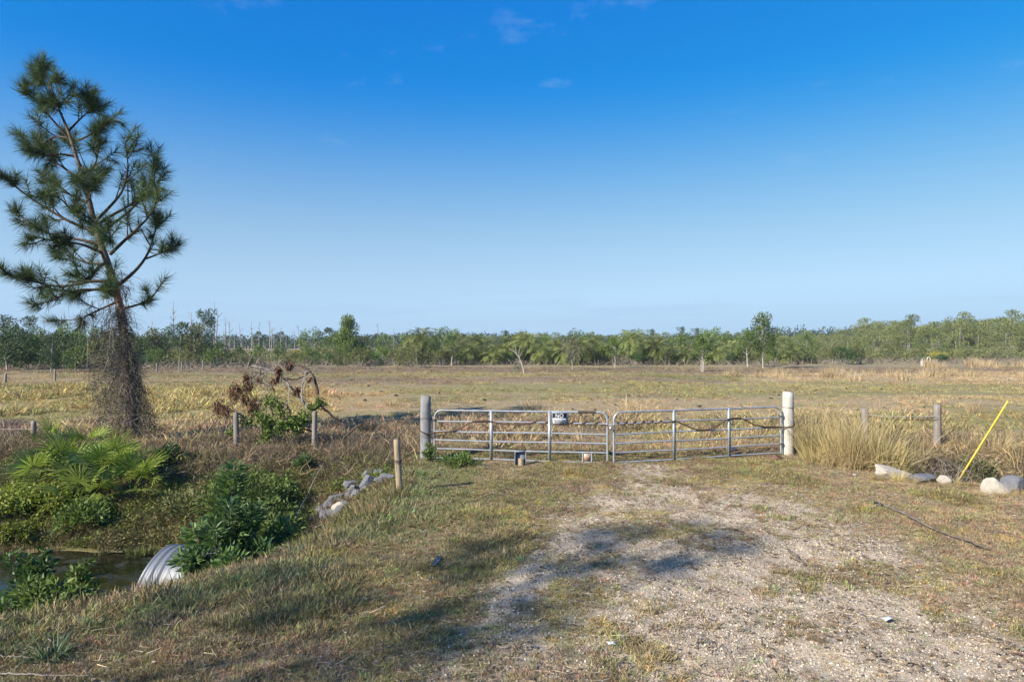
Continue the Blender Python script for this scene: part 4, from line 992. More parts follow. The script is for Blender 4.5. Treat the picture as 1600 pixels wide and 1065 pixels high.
for zx, zy, sp, n in [(340, 430, 14, 90), (350, 480, 22, 130), (265, 525, 32, 200), (290, 500, 14, 60), (165, 615, 24, 150), (215, 640, 20, 90), (390, 600, 26, 170), (375, 640, 16, 80), (540, 395, 16, 110), (530, 440, 10, 50), (607, 360, 14, 100), (655, 515, 13, 90), (505, 450, 10, 40), (735, 440, 8, 40), (420, 440, 8, 40), (330, 560, 24, 80)]:
    c0 = fz(zx, zy, .25); s = sp / 4 * FY / FPX; p = c0 + r.normal(size=(n, 3)) * [s * .55, s * .8, s]; dl.leaves(p, unit(r, n) * .6 + [0, 0, -.9], .10 + .07 * r.random(n), .028, r)
dl.build('dead_leaves', M['dead_leaf'], ft)
gl = MB()
for zx, zy, sp, n in [(490, 590, 34, 110), (540, 620, 26, 60), (440, 690, 34, 140), (350, 715, 28, 90), (480, 730, 34, 190), (560, 745, 40, 260), (640, 720, 40, 260), (700, 690, 34, 170), (660, 770, 24, 90), (480, 780, 26, 130), (450, 840, 30, 150), (800, 600, 26, 110), (750, 625, 18, 60), (245, 780, 20, 60), (560, 660, 24, 60)]:
    c0 = fz(zx, zy, -.1); s = sp / 4 * FY / FPX; p = c0 + r.normal(size=(n, 3)) * [s * .7, s * .9, s * .6]; gl.leaves(p, unit(r, n) + [0, 0, .15], .085 + .06 * r.random(n), .05, r)
gl.build('green_leaves', M['mid_leaf'], ft)

# ---- culvert
m, nt, out = newmat('culvert_steel')
co = nt.nodes.new('ShaderNodeTexCoord'); sx = nt.nodes.new('ShaderNodeSeparateXYZ'); nt.links.new(co.outputs['Object'], sx.inputs[0])
n1 = noise(nt, 5, 5, .65, obj=True)
ad = nt.nodes.new('ShaderNodeMath'); ad.operation = 'MULTIPLY_ADD'; ad.inputs[1].default_value = .7; nt.links.new(n1, ad.inputs[0]); nt.links.new(sx.outputs['Z'], ad.inputs[2])
c = cramp(nt, ad.outputs[0], [(.14, (.07, .04, .025)), (.36, (.20, .115, .06)), (.50, (.13, .125, .12)), (.66, (.13, .145, .165))])
rg = cramp(nt, ad.outputs[0], [(.2, g3(.9)), (.4, g3(.5))])
principled(nt, out, c, rg, .12, spec=.5); M['culvert'] = m
cv_ = empty('culvert_pipe', (at(266, 9.9), 9.9, WATER_Z + .37), -.12); tag(cv_, 'corrugated steel culvert pipe, rusty below, opening into the ditch', 'culvert pipe')
mb = MB(); n = 40; k = 120; Rp = .53; a = np.arange(n) * 2 * np.pi / n
X = np.linspace(-.22, 1.3, k)
ring = []
for i, xx in enumerate(X):
    near = max(0, 1 - i / 60); rr = Rp + (.008 if i < 30 else .0015) * math.cos((xx + .22) * 2 * math.pi / .135) * (1 if i > 1 else .2)
    zz = np.sin(a) * rr; ring.append(np.stack([xx + near * (zz + .1) * .28, np.cos(a) * rr, zz], 1))
for i in range(k - 1, -1, -1): ring.append(ring[i] * [1, .972, .972] + [.002 if i == 0 else 0, 0, 0])
v = np.concatenate(ring); i = np.arange(2 * k - 1)[:, None] * n; j = np.arange(n)[None]; j2 = (j + 1) % n
mb.add(v, np.stack([i + j, i + n + j, i + n + j2, i + j2], -1).reshape(-1, 4)); mb.build('barrel', M['culvert'], cv_, True)

# ---- rocks
def rock_mesh(seed, sc, sub=3, rough=.16):
    import bmesh
    bm = bmesh.new(); bmesh.ops.create_icosphere(bm, subdivisions=sub, radius=1); r = rngof(seed)
    pl = unit(r, 15); ds = .42 + .36 * r.random(15)
    for v in bm.verts:
        p = np.array(v.co)
        for nn, d in zip(pl, ds):
            e = p @ nn - d
            if e > 0: p = p - nn * e * .97
        p = p * (1 + rough * (fbm(np.array([p[0] * 2.1 + seed]), np.array([p[1] * 2.1 + p[2] * 1.7]), 4, seed)[0] - .5)); v.co = p * np.array(sc)
    me = bpy.data.meshes.new('rock'); bm.to_mesh(me); bm.free(); return me
def rockmat(name, a, b, st):
    m, nt, out = newmat(name); n1 = noise(nt, 5, 8, .7, obj=True); n2 = noise(nt, 2, 4, .6, obj=True)
    c = cramp(nt, n1, [(.3, a), (.7, b)]); c = mixrgb(nt, c, st, cramp(nt, n2, [(.5, g3(0)), (.72, g3(.6))])); principled(nt, out, c, .92, normal=bump(nt, n1, .8, .04), spec=.15); M[name] = m
rockmat('pale_rock', (.33, .285, .22), (.52, .465, .38), (.22, .17, .11)); rockmat('grey_rock', (.105, .105, .112), (.21, .208, .21), (.10, .085, .07))
def rock(px, py, Y, sc, rot, mat, label, group, seed, sink=.25):
    x = at(px, Y); me = rock_mesh(seed, sc); me.materials.append(M[mat]); o = bpy.data.objects.new('rock', me); COL.objects.link(o)
    o.location = (x, Y, gz(x, Y) + sc[2] * (1 - sink * 2) * .7); o.rotation_euler = rot; tag(o, label, 'rock', group); return o
GR = 'pale rocks along the right-hand ditch'
rock(1393, 742, 14.1, (.68, .42, .22), (.1, .15, .35), 'pale_rock', 'biggest flat pale rock at the foot of the tall green grass clump', GR, 3)
rock(1441, 756, 13.6, (.36, .3, .16), (.0, .1, .8), 'grey_rock', 'grey rock just right of the biggest flat pale rock', GR, 4)
rock(1472, 762, 13.4, (.2, .15, .13), (.2, .0, .3), 'pale_rock', 'small pale rock in dry grass at the lip of the right-hand ditch', GR, 5)
rock(1550, 774, 12.6, (.30, .27, .34), (.0, .5, .2), 'pale_rock', 'upright cream rock with a slanting top near the ditch', GR, 6, .36)
rock(1582, 778, 12.6, (.38, .28, .22), (.1, .0, .6), 'grey_rock', 'blue-grey rock behind the upright cream rock', GR, 7)
rock(1606, 772, 12.8, (.22, .2, .2), (.1, .2, .1), 'pale_rock', 'whitish rock at the picture edge past the blue-grey rock', GR, 8)
rock(1335, 741, 14.3, (.10, .08, .06), (.1, .2, 1), 'pale_rock', 'little half-buried pale stone left of the biggest flat pale rock', GR, 9)
r = rngof(70)
RP = [(492, 784, 'rock at the lower left end of the rubble pile'), (505, 779, None), (515, 774, None), (524, 779, None), (531, 770, None), (537, 777, 'pale rock low in front of the rubble pile'), (543, 767, None), (552, 762, None), (548, 774, None), (556, 771, 'broad grey block near the middle of the rubble pile'), (566, 766, None), (571, 774, None), (577, 769, 'largest grey rock of the rubble pile'), (586, 764, None), (592, 771, None), (598, 766, None), (604, 769, 'pale rock at the upper end of the rubble pile beside the thin tan post'), (589, 757, 'dark rock on top of the rubble pile'), (573, 753, None), (571, 784, None), (535, 786, 'white stone lying just below the rubble pile'), (511, 789, None), (527, 790, None), (560, 781, None)]
for k, (px, py, lb) in enumerate(RP):
    Y = 13.35 + (780 - py) * .045; s = .12 + .10 * r.random(); s = .24 if lb and ('largest' in lb or 'broad' in lb) else s
    o = rock(px, py, Y, (s * 1.2, s, s * .75), tuple(r.random(3) * [1, 1, 6]), 'pale_rock' if lb and ('white' in lb) else 'grey_rock', lb or 'grey broken rock in the rubble pile on the ditch bank', 'rubble pile of grey rocks on the ditch bank', 100 + k, .12)

# ---- yellow pole, sticks, litter
m, nt, out = newmat('yellow_plastic'); principled(nt, out, cramp(nt, noise(nt, 4, 4, obj=True), [(.3, (.46, .34, .03)), (.7, (.62, .48, .05))]), .5); M['yellow'] = m
x0, x1, Y = at(1478, 14.6), at(1577, 14.6), 14.6
yp = empty('marker_pole', (x0, Y, gz(x0, Y))); tag(yp, 'leaning bright yellow plastic pole standing in the right-hand ditch', 'pole'); z0 = gz(x0, Y)
mb = MB(); e = np.array([x1 - x0, 0.05, zat(627, Y) - z0]); mb.tube(np.array([-e * .03 , e * .3, e * .6, e * .96]), .019, 10); mb.build('sleeve', M['yellow'], yp, True)
mb = MB(); mb.tube(np.array([e * .955, e * 1.0]), .021, 10); mb.build('end_cap', M['yellow'], yp, True)
def ground_path(pp, lift=.02):
    out = []
    for px, py in pp: Y = yg(py); x = at(px, Y); out.append((x, Y, gz(x, Y) + lift))
    return lerp_path(out, 26)
def stick(pp, rad, mat, label, name='stick', twigs=0, seed=0, lift=.02):
    P = ground_path(pp, lift); r = rngof(seed); P[:, 2] = hground(P[:, 0], P[:, 1]) + lift + np.abs(r.normal(size=26)) * .006
    mb = MB(); mb.tube(P + r.normal(size=P.shape) * rad * .25, np.linspace(rad, rad * .5, 26), 6)
    o = mb.build(name, M[mat], None, True); tag(o, label, 'stick'); return o
stick([(1366, 790), (1410, 808), (1450, 825), (1500, 843), (1543, 862)], .022, 'dead_wood', 'long thin dark stick lying across the grass right of the drive', seed=1, lift=.05)
tw = empty('twisted_twig', (at(1390, 11.2), 11.2, gz(at(1390, 11.2), 11.2))); tag(tw, 'small forked dead twig on the drive edge below the biggest pale rock', 'twig')
for q in ([(-.25, .2, .16), (-.1, .1, .09), (0, 0, .03), (.1, -.03, .02)], [(-.02, .0, .03), (.08, .08, .07), (.22, .06, .06)], [(-.1, .1, .09), (-.2, .0, .05), (-.3, -.02, .03)]):
    mb = MB(); mb.tube(lerp_path(q, 9), np.linspace(.014, .006, 9), 5); mb.build('fork', M['dead_wood'], tw, True)
stick([(0, 1056), (40, 1059), (90, 1060), (140, 1058)], .008, 'pale_twig', 'long pale dry stalk lying at the lower left corner', 'stalk', seed=2)
stick([(0, 1030), (30, 1031), (60, 1033)], .005, 'pale_twig', 'thin pale dry stalk above the long one in the lower left corner', 'stalk', seed=3)
stick([(78, 1003), (90, 1018), (96, 1028)], .008, 'pale_twig', 'short bent dry stalk above the blue-green grass tuft', 'stalk', seed=4)
stick([(1232, 862), (1246, 872), (1258, 883)], .016, 'dead_wood', 'short dark stick on the middle of the gravel', 'stick', seed=5)
stick([(455, 768), (470, 752), (492, 735), (506, 725)], .014, 'pale_twig', 'pale dead branch leaning over the rubble pile', 'branch', seed=6, lift=.25)
stick([(462, 765), (480, 772), (505, 776)], .010, 'pale_twig', 'thin pale branch lying beside the leaning one at the rubble pile', 'branch', seed=7, lift=.2)
stick([(1462, 742), (1474, 748), (1490, 752)], .05, 'dead_wood', 'thick pale broken log end behind the small pale rock', 'log', seed=8, lift=.05)
m, nt, out = newmat('litter_white'); principled(nt, out, (.55, .57, .60), .6); M['litter'] = m
m, nt, out = newmat('dark_plastic'); principled(nt, out, cramp(nt, noise(nt, 20, 3, obj=True), [(.3, (.02, .02, .022)), (.7, (.09, .09, .10))]), .45); M['dark_plastic'] = m
def scrap(px, py, w, l, rz, mat, label, name, cat, seed, hgt=.03):
    Y = yg(py); x = at(px, Y); r = rngof(seed); n = 9; u, v = np.meshgrid(np.linspace(-.5, .5, n), np.linspace(-.5, .5, n))
    z = hgt * (.5 + fbm(u * 3 + seed, v * 3, 3, seed)) ; ed = 1 + .25 * (fbm(u * 4, v * 4 + seed, 2, seed + 1) - .5)
    i = (np.arange(n - 1)[:, None] * n + np.arange(n - 1)[None]); mb = MB(); mb.add(np.stack([u * w * ed, v * l * ed, z], -1).reshape(-1, 3), np.stack([i, i + 1, i + n + 1, i + n], -1).reshape(-1, 4))
    o = mb.build(name, M[mat], None, True); sd = o.modifiers.new('thickness', 'SOLIDIFY'); sd.thickness = .004; o.location = (x, Y, gz(x, Y) + .01); o.rotation_euler = (0, 0, rz); tag(o, label, cat); return o
scrap(1386, 966, .11, .05, .5, 'litter', 'torn piece of white plastic on the gravel edge', 'plastic_scrap', 'litter', 1)
scrap(955, 1010, .07, .05, .2, 'litter', 'tiny white scrap on the shaded gravel', 'plastic_scrap', 'litter', 2)
scrap(682, 878, .07, .35, -.1, 'dark_plastic', 'narrow strip of dark torn plastic in the grass left of the drive', 'plastic_strip', 'litter', 3)
scrap(1145, 712, .22, .2, .3, 'dark_plastic', 'crumpled dark bag under the gate hung on the pale post', 'plastic_bag', 'litter', 4, .16)
x, y = at(508, 8.2), 8.2
me = rock_mesh(200, (.075, .06, .05)); me.materials.append(M['dark_plastic']); o = bpy.data.objects.new('dark_lump', me); COL.objects.link(o); o.location = (x, y, gz(x, y) + .03); tag(o, 'dark rounded lump lying alone on the grassy bank below the rubble pile', 'lump')
m, nt, out = newmat('red_dirt'); nn = noise(nt, 16, 6, .7, obj=True); principled(nt, out, cramp(nt, nn, [(.3, (.09, .05, .035)), (.7, (.20, .115, .08))]), .95, normal=bump(nt, nn, 1, .04)); M['red_dirt'] = m
x, y = at(1212, 16.1), 16.1; me = rock_mesh(201, (.36, .25, .17), 3, .5); me.materials.append(M['red_dirt']); o = bpy.data.objects.new('ant_mound', me); COL.objects.link(o); o.location = (x, y, gz(x, y) + .02); tag(o, 'reddish brown heap of dry needles or earth at the foot of the pale gate post', 'mound')

# ---- tall grasses, each clump a plant
def clump_mesh(seed, n, h, spread, lean, mat, w=.011, grav=.9):
    r = rngof(seed); mb = MB(); a = r.random(n) * 6.283; q = np.sqrt(r.random(n)) * spread
    p = np.stack([np.cos(a) * q, np.sin(a) * q, np.full(n, -.03)], 1)
    d = np.stack([np.cos(a) * lean * (.2 + r.random(n)), np.sin(a) * lean * (.2 + r.random(n)), np.ones(n)], 1) + r.normal(size=(n, 3)) * .12
    mb.ribbons(p, d, h * (.45 + .65 * r.random(n)), w, r, 7, grav * r.random(n), .05)
    return mb.mesh('grass_blades', M[mat])
TALL = [clump_mesh(k, 150, 1.25, .24, .42, 'straw_green') for k in range(2)] + [clump_mesh(5, 260, .95, .30, .75, 'straw', .011, 1.6), clump_mesh(6, 150, 1.35, .2, .3, 'straw', .009, .5), clump_mesh(7, 200, 1.05, .26, .55, 'straw_green', .014, 1.2)]
FIELD = [clump_mesh(k + 30, 90, .75, .28, .6, 'reed', .020, 1.0) for k in range(3)]
REED = [clump_mesh(k + 40, 80, 1.1, .55, .28, 'reed', .035, .5) for k in range(3)]
LEAFG = clump_mesh(50, 120, .34, .10, .9, 'blue_grass', .012, 1.3)
def clump(px, Y, me, s, label, group, name='grass_clump', sz=1.0, k=0):
    x = at(px, Y); o = bpy.data.objects.new(name, me); COL.objects.link(o); o.location = (x, Y, gz(x, Y)); o.scale = (s, s, s * sz); o.rotation_euler = (0, 0, k * 1.7 + px * .01); tag(o, label, 'grass clump', group); return o
r_t = rngof(88)
TG = 'tall dry grass clumps right of the pale gate post'
for px, Y, v, s, lb in [(1268, 16.3, 0, .85, 'tall green-gold grass clump touching the pale gate post'), (1292, 16.0, 1, 1.0, 'tall golden grass clump, second from the pale gate post'), (1316, 15.7, 3, .95, 'slender straw clump between the golden clump and the low pale post'), (1340, 15.4, 2, .95, 'arching straw-coloured clump in front of the low pale post'), (1366, 15.0, 0, 1.0, 'tall green-tinged clump right of the low pale post'), (1386, 14.9, 4, .95, 'green spreading clump directly behind the biggest flat pale rock'), (1330, 15.0, 2, .75, 'low drooping straw clump left of the biggest flat pale rock'), (1405, 15.6, 3, .85, 'thin seedy straw clump right of the green spreading clump'), (1272, 15.5, 4, .55, 'short green clump at the drive edge beside the pale gate post'), (1302, 15.2, 2, .6, 'low bent straw clump at the drive edge'), (1425, 16.6, 2, .9, 'brownish straw clump at the foot of the grey weathered post'), (1355, 16.8, 3, 1.0, 'dry straw clump standing behind the low pale post')]:
    clump(px, Y, TALL[v], s * 1.18, lb, TG, k=v)
for k in range(16):
    px = 1255 + 165 * r_t.random(); Y = 14.9 + 2.4 * r_t.random() + (1 if px < 1300 else 0) * .5
    clump(px, Y, TALL[(2, 3, 2, 3, 0)[int(r_t.integers(0, 5))]], .7 + .5 * r_t.random(), 'golden dry grass clump in the tall stand right of the pale gate post', TG, k=k)
clump(1500, 17.6, TALL[2], .8, 'matted straw clump behind the leaning yellow pole', TG); clump(1555, 17.2, TALL[2], 1.0, 'rounded heap of tan grass right of the yellow pole', TG, k=1); clump(1590, 16.6, TALL[2], .9, 'tan grass heap at the picture edge above the ditch', TG, k=2)
for k, (px, Y, lb) in enumerate([(1372, 13.75, 'low dry tuft against the left end of the biggest flat pale rock'), (1425, 13.35, 'low dry tuft between the biggest flat pale rock and the grey rock'), (1460, 13.1, 'low dry tuft before the small pale rock'), (1530, 12.35, 'low dry tuft at the left foot of the upright cream rock'), (1562, 12.2, 'low dry tuft in front of the upright cream rock'), (1595, 12.3, 'low dry tuft in front of the blue-grey rock'), (1490, 13.0, 'low dry tuft in the gap between the small pale rock and the cream rock')]):
    clump(px, Y, TALL[2], .26, lb, 'low dry tufts among the rocks right of the drive', k=k)
clump(1592, 12.9, TALL[4], .45, 'small green grass tuft growing over the blue-grey rock', TG, k=3); clump(1405, 13.6, TALL[4], .32, 'small green tuft in front of the biggest flat pale rock', TG, k=4)
clump(78, 5.95, LEAFG, 1.0, 'blue-green grass tuft at the lower left corner', None, 'grass_tuft')
clump(585, 10.3, LEAFG, .55, 'pale green grass tuft on the bank below the thin tan post', None, 'grass_tuft'); clump(455, 8.9, LEAFG, .8, 'silvery green grass tuft at the mown edge of the ditch', None, 'grass_tuft')
clump(205, 9.2, TALL[4], .42, 'green reedy clump at the water edge in front of the culvert pipe', None, 'grass_clump')
FG = 'straw tufts dotted over the pasture behind the gate'
for k, (px, Y, s) in enumerate([(825, 27.5, 1.0), (838, 27.0, .9), (850, 26.5, .8), (868, 25.5, .9), (800, 24.8, .6), (982, 27.5, 1.1), (1000, 27.2, .9), (992, 25.0, 1.0), (975, 24.2, .6), (942, 24.4, .6), (1042, 27.5, .7), (880, 24.6, .7), (610, 30, .7), (1130, 24, .7), (1190, 23.5, .8), (1180, 19.5, .8), (1150, 18.5, .7), (1100, 19.5, .6), (1060, 18.6, .6), (905, 19.0, .6), (830, 19.4, .6), (760, 20.5, .5), (560, 18.5, .55), (590, 17.3, .55), (1300, 25, .8), (1380, 26, .9), (1440, 24, .8), (1520, 27, .9)]):
    clump(px, Y, FIELD[k % 3], s, 'tuft of straw-coloured grass standing in the grazed pasture', FG, k=k)
RSC = .62
RG = 'band of pale reedy grass across the far pasture'
r = rngof(80)
for k in range(44):
    px = 1125 + 500 * r.random() ** .9; Y = 56 + r.normal() * 2.2
    clump(px, Y, REED[k % 3], RSC * (.6 + .9 * r.random()), 'pale reedy grass clump in the band across the far right pasture', RG, k=k)
for k in range(22):
    px = 1440 + 200 * r.random(); Y = 72 + r.random() * 12
    clump(px, Y, REED[k % 3], RSC * (1.2 + .8 * r.random()), 'tan grass clump in the rough pasture before the pine wood', 'tan clumps before the pine wood', k=k)
# bare twiggy bush over the right-hand ditch
x, Y = at(1492, 14.4), 14.4; t = empty('bare_bush', (x, Y, gz(x, Y))); tag(t, 'leafless pale-stemmed bush left of the leaning yellow pole', 'bush'); r = rngof(90)
for k in range(9):
    d = np.array([r.normal() * .35 - .25, r.normal() * .3, 1]); L_ = .5 + .55 * r.random(); mb = MB(); mb.tube(lerp_path([(0, 0, -.05), d * L_ * .5 + r.normal(size=3) * .04, d * L_], 8), np.linspace(.014, .004, 8), 5, False); mb.build('stem', M['pale_twig'], t, True)
mb = MB(); n = 130; a = r.random(n); p = np.stack([r.normal(size=n) * .3 - .15, r.normal(size=n) * .3, .2 + .6 * a], 1); mb.ribbons(p, unit(r, n) + [0, 0, .4], .25 + .3 * r.random(n), .008, r, 4, .1, .15); mb.build('twigs', M['twig'], t)
# cow pats
me0 = [rock_mesh(210 + k, (.19, .16, .075), 2, .4) for k in range(3)]
m, nt, out = newmat('dung'); principled(nt, out, (.045, .035, .028), .95); M['dung'] = m
for q in me0: q.materials.append(M['dung'])
r = rngof(95)
for k in range(48):
    py = 594 + 62 * r.random() ** 1.2; px = 450 + 1150 * r.random(); Y = yg(py); x = at(px, Y); o = bpy.data.objects.new('dung_heap', me0[k % 3]); COL.objects.link(o); s = .35 + .5 * r.random(); o.scale = (s, s, s)
    o.location = (x, Y, gz(x, Y) + .04); o.rotation_euler = (0, 0, r.random() * 6); tag(o, 'small dark heap of dry dung on the grazed pasture', 'dung', 'dark dung heaps scattered over the pasture')

# ---------------------------------------------------------------- trees and thickets beyond the pasture
def blob_leaves(lf, r, c, rad, n, size, flat=1.0, up=.3, aspect=.55, tmid=.5):
    d = unit(r, n); q = r.random(n) ** .45
    p = np.asarray(c) + d * (q * 1.0)[:, None] * np.asarray([rad, rad, rad * flat])
    lf.leaves(p, d * .7 + unit(r, n) * .8 + [0, 0, up], size * (.6 + .8 * r.random(n)), size * aspect, r, np.clip(tmid + r.normal() * .12 + r.normal(size=n) * .2, 0, 1), .1)
class Kind:
    """one kind of plant: parts as shared meshes"""
    def __init__(s, name, parts): s.name = name; s.parts = parts
    def put(s, px, Y, label, cat, group=None, sc=1.0, sz=None, rz=0.0, x=None):
        x = at(px, Y) if x is None else x
        t = empty(s.name, (x, Y, gz(x, Y)), rz); t.scale = (sc, sc, sz or sc); tag(t, label, cat, group)
        for nm, me in s.parts:
            o = bpy.data.objects.new(nm, me); COL.objects.link(o); adopt(o, t)
        return t
def pine_kind(seed, H, cz, cr, mat, nb=9, leaf=.26, n=70, trunk='grey_bark', tr=.10, flat=.6, name='slender_pine'):
    r = rngof(seed); t = MB(); lf = MB(); lean = r.normal(size=2) * .03 * H
    P = lerp_path([(0, 0, -.2), (lean[0] * .3, lean[1] * .3, H * .5), (lean[0], lean[1], H * .97)], 8); t.tube(P, np.linspace(tr, tr * .25, 8), 5)
    for k in range(nb):
        z = cz + (H - cz) * (k + .5 * r.random()) / nb; f = math.sin(math.pi * min(1, .18 + .82 * (1 - (z - cz) / (H - cz)))) ** .6
        a = r.random() * 6.283; l = cr * f * (.3 + .8 * r.random()); s0 = np.array([lean[0] * z / H, lean[1] * z / H, z - .2]); e = s0 + [math.cos(a) * l, math.sin(a) * l, .25 + .2 * l]
        t.tube(np.array([s0, (s0 + e) / 2 + [0, 0, -.03], e]), [tr * .3, tr * .22, tr * .12], 4, False)
        blob_leaves(lf, r, e, cr * (.32 + .22 * r.random()), n, leaf, flat, .3, .3)
    blob_leaves(lf, r, P[-1], cr * .35, n, leaf, .9, .4, .3)
    return Kind(name, [('trunk', t.mesh('trunk', M[trunk], True)), ('crown', lf.mesh('crown', M[mat]))])
def leafy_kind(seed, H, R_, mat, trunk='pale_bark', nb=14, n=110, leaf=.2, cz=.35, tr=.09, name='leafy_tree', nt=1, tall=1.0):
    r = rngof(seed); t = MB(); lf = MB()
    for q in range(nt):
        b = np.array([r.normal() * .12 * (nt > 1), r.normal() * .12 * (nt > 1), -.2]); t.tube(lerp_path([b, b + [r.normal() * .08, 0, H * .3], b * 2 + np.array([r.normal() * .15 * R_, r.normal() * .15 * R_, H * .75])], 8), np.linspace(tr, tr * .3, 8), 6)
    for k in range(nb):
        u = (k + r.random()) / nb; z = H * (cz + (.97 - cz) * u); f = max(.25, math.sin(math.pi * (.12 + .8 * u)) ** .7) if tall == 1.0 else (1 - u) ** .7 + .12
        a = k * 2.4 + r.random(); l = R_ * f * (.25 + .65 * r.random()); e = np.array([math.cos(a) * l, math.sin(a) * l, z])
        t.tube(np.array([[0, 0, max(.1, z * .62)], e * [.5, .5, .85], e]), [tr * .35, tr * .25, tr * .1], 4, False)
        blob_leaves(lf, r, e, R_ * (.26 + .18 * r.random()), n, leaf, .85, .1, .6)
    return Kind(name, [('trunk', t.mesh('trunk', M[trunk], True)), ('crown', lf.mesh('crown', M[mat]))])
def bush_kind(seed, H, R_, mat, nb=10, n=110, leaf=.17, stem='grey_bark', name='shrub'):
    r = rngof(seed); t = MB(); lf = MB()
    for k in range(nb):
        a = r.random() * 6.283; q = math.sqrt(r.random()) * .78; e = np.array([math.cos(a) * q * R_, math.sin(a) * q * R_, H * (.22 + .62 * r.random() * (1 - .45 * q))])
        t.tube(lerp_path([(e[0] * .25, e[1] * .25, -.1), e * [.6, .6, .5], e], 5), [.035, .03, .026, .02, .012], 4, False)
        blob_leaves(lf, r, e, min(R_ * .34, H * .34) * (.8 + .5 * r.random()), n, leaf, .8, .25, .55)
    return Kind(name, [('stems', t.mesh('stems', M[stem], True)), ('foliage', lf.mesh('foliage', M[mat]))])
def palm_kind(seed, th, L, nf=26, mat='palm_leaf'):
    r = rngof(seed); t = MB(); lf = MB(); dead = MB()
    t.tube(np.array([(0, 0, -.2), (.03, 0, th * .5), (0, 0, th)]), [.22, .17, .20], 8)
    for k in range(nf + 7):
        dd = k >= nf; a = k * 2.399 + r.random() * .3; el = R(86 - 92 * (k / nf) ** .8) if not dd else R(-50 - 25 * r.random()); l = L * (.8 + .3 * r.random()) * (.75 if dd else 1)
        m_ = 9; P = [np.array([0, 0, th])]; e = el
        for i in range(m_ - 1):
            P.append(P[-1] + l / m_ * np.array([math.cos(a) * math.cos(e), math.sin(a) * math.cos(e), math.sin(e)])); e -= R(12 + 7 * r.random())
        P = np.array(P); B = dead if dd else lf; B.tube(P, np.linspace(.025, .008, m_), 3, False, .8)
        q = 36; s = .15 + .85 * (np.arange(q) + r.random(q)) / q; f = s * (m_ - 1); i0 = np.minimum(f.astype(int), m_ - 2); ff = (f - i0)[:, None]; c = P[i0] * (1 - ff) + P[i0 + 1] * ff; ax = P[i0 + 1] - P[i0]; ax /= np.linalg.norm(ax, axis=1)[:, None]
        sd = np.cross(ax, [0, 0, 1.]); sd /= np.linalg.norm(sd, axis=1)[:, None] + 1e-9; sg = np.where(np.arange(q) % 2, 1., -1.)[:, None]
        B.leaves(c, ax * .75 + sd * sg * .8 + [0, 0, -.12], l * .30 * np.sin(np.pi * np.clip(s * .85 + .12, 0, 1)) + .1, .075, r, np.clip(.35 + .45 * (1 - k / nf) + r.normal(size=q) * .14, 0, 1) if not dd else None, .05, nrm=np.cross(ax, sd) + unit(r, q) * .2)
    return Kind('feather_palm', [('trunk', t.mesh('trunk', M['palm_trunk'], True)), ('fronds', lf.mesh('fronds', M[mat])), ('dead_fronds', dead.mesh('dead_fronds', M['grey_leaf']))])
def snag_kind(seed, H, nb, lean=0.0, fork=False, tr=.15):
    r = rngof(seed); t = MB(); e = np.array([lean * H, r.normal() * .02 * H, H])
    P = lerp_path([(0, 0, -.2), (e[0] * .4 + r.normal() * .06, 0, H * .5), e], 10) + r.normal(size=(10, 3)) * .02; t.tube(P, np.linspace(tr, tr * .2, 10), 6)
    b = MB()
    for k in range(nb):
        i = 4 + int(5 * r.random()); a = r.random() * 6.283; l = H * (.04 + .10 * r.random()); s0 = P[i]; q = s0 + [math.cos(a) * l, math.sin(a) * l * .6, l * (.5 + .7 * r.random())]
        b.tube(lerp_path([s0, (s0 + q) / 2 + [0, 0, -.05 * l], q], 4), np.linspace(tr * .38, tr * .12, 4), 4, False)
        if r.random() < .6: b.tube(np.array([(s0 + q) / 2, (s0 + q) / 2 + [math.cos(a + 1) * l * .4, 0, l * .4]]), [tr * .2, tr * .08], 4, False)
    return Kind('dead_tree', [('trunk', t.mesh('trunk', M['grey_bark'], True))] + ([('branches', b.mesh('branches', M['grey_bark'], True))] if nb else []))

# far wood that reads as one mass behind everything, right round the horizon in view
def far_wood():
    r = rngof(400); lf = MB(); n = 0
    th = np.linspace(-.78, .78, 620)
    for a in th:
        for row in range(2):
            D = 330 + 90 * row + r.random() * 60; x, y = math.sin(a) * D / math.cos(a) * .999, D
            h = (4.6 + 3.2 * fbm(np.array([a * 14]), np.array([row * 3.]), 4, 401)[0]) * (1.0 + .5 * (a > .33) - .08 * (a < -.2)) * (.75 + .4 * r.random()) * (.9 if row == 0 else 1.1)
            cx = r.normal(size=3) * 1.2
            for q in range(2):
                z = h * (.35 + .5 * q); blob_leaves(lf, r, (x + r.normal() * 1.5, y, z), 2.3, 26, 1.1, h * .14, .2, .7)
    return lf
o = far_wood().build('far_wood', M['dark_pine']); tag(o, 'distant dark wood along the horizon', None, None, 'stuff')
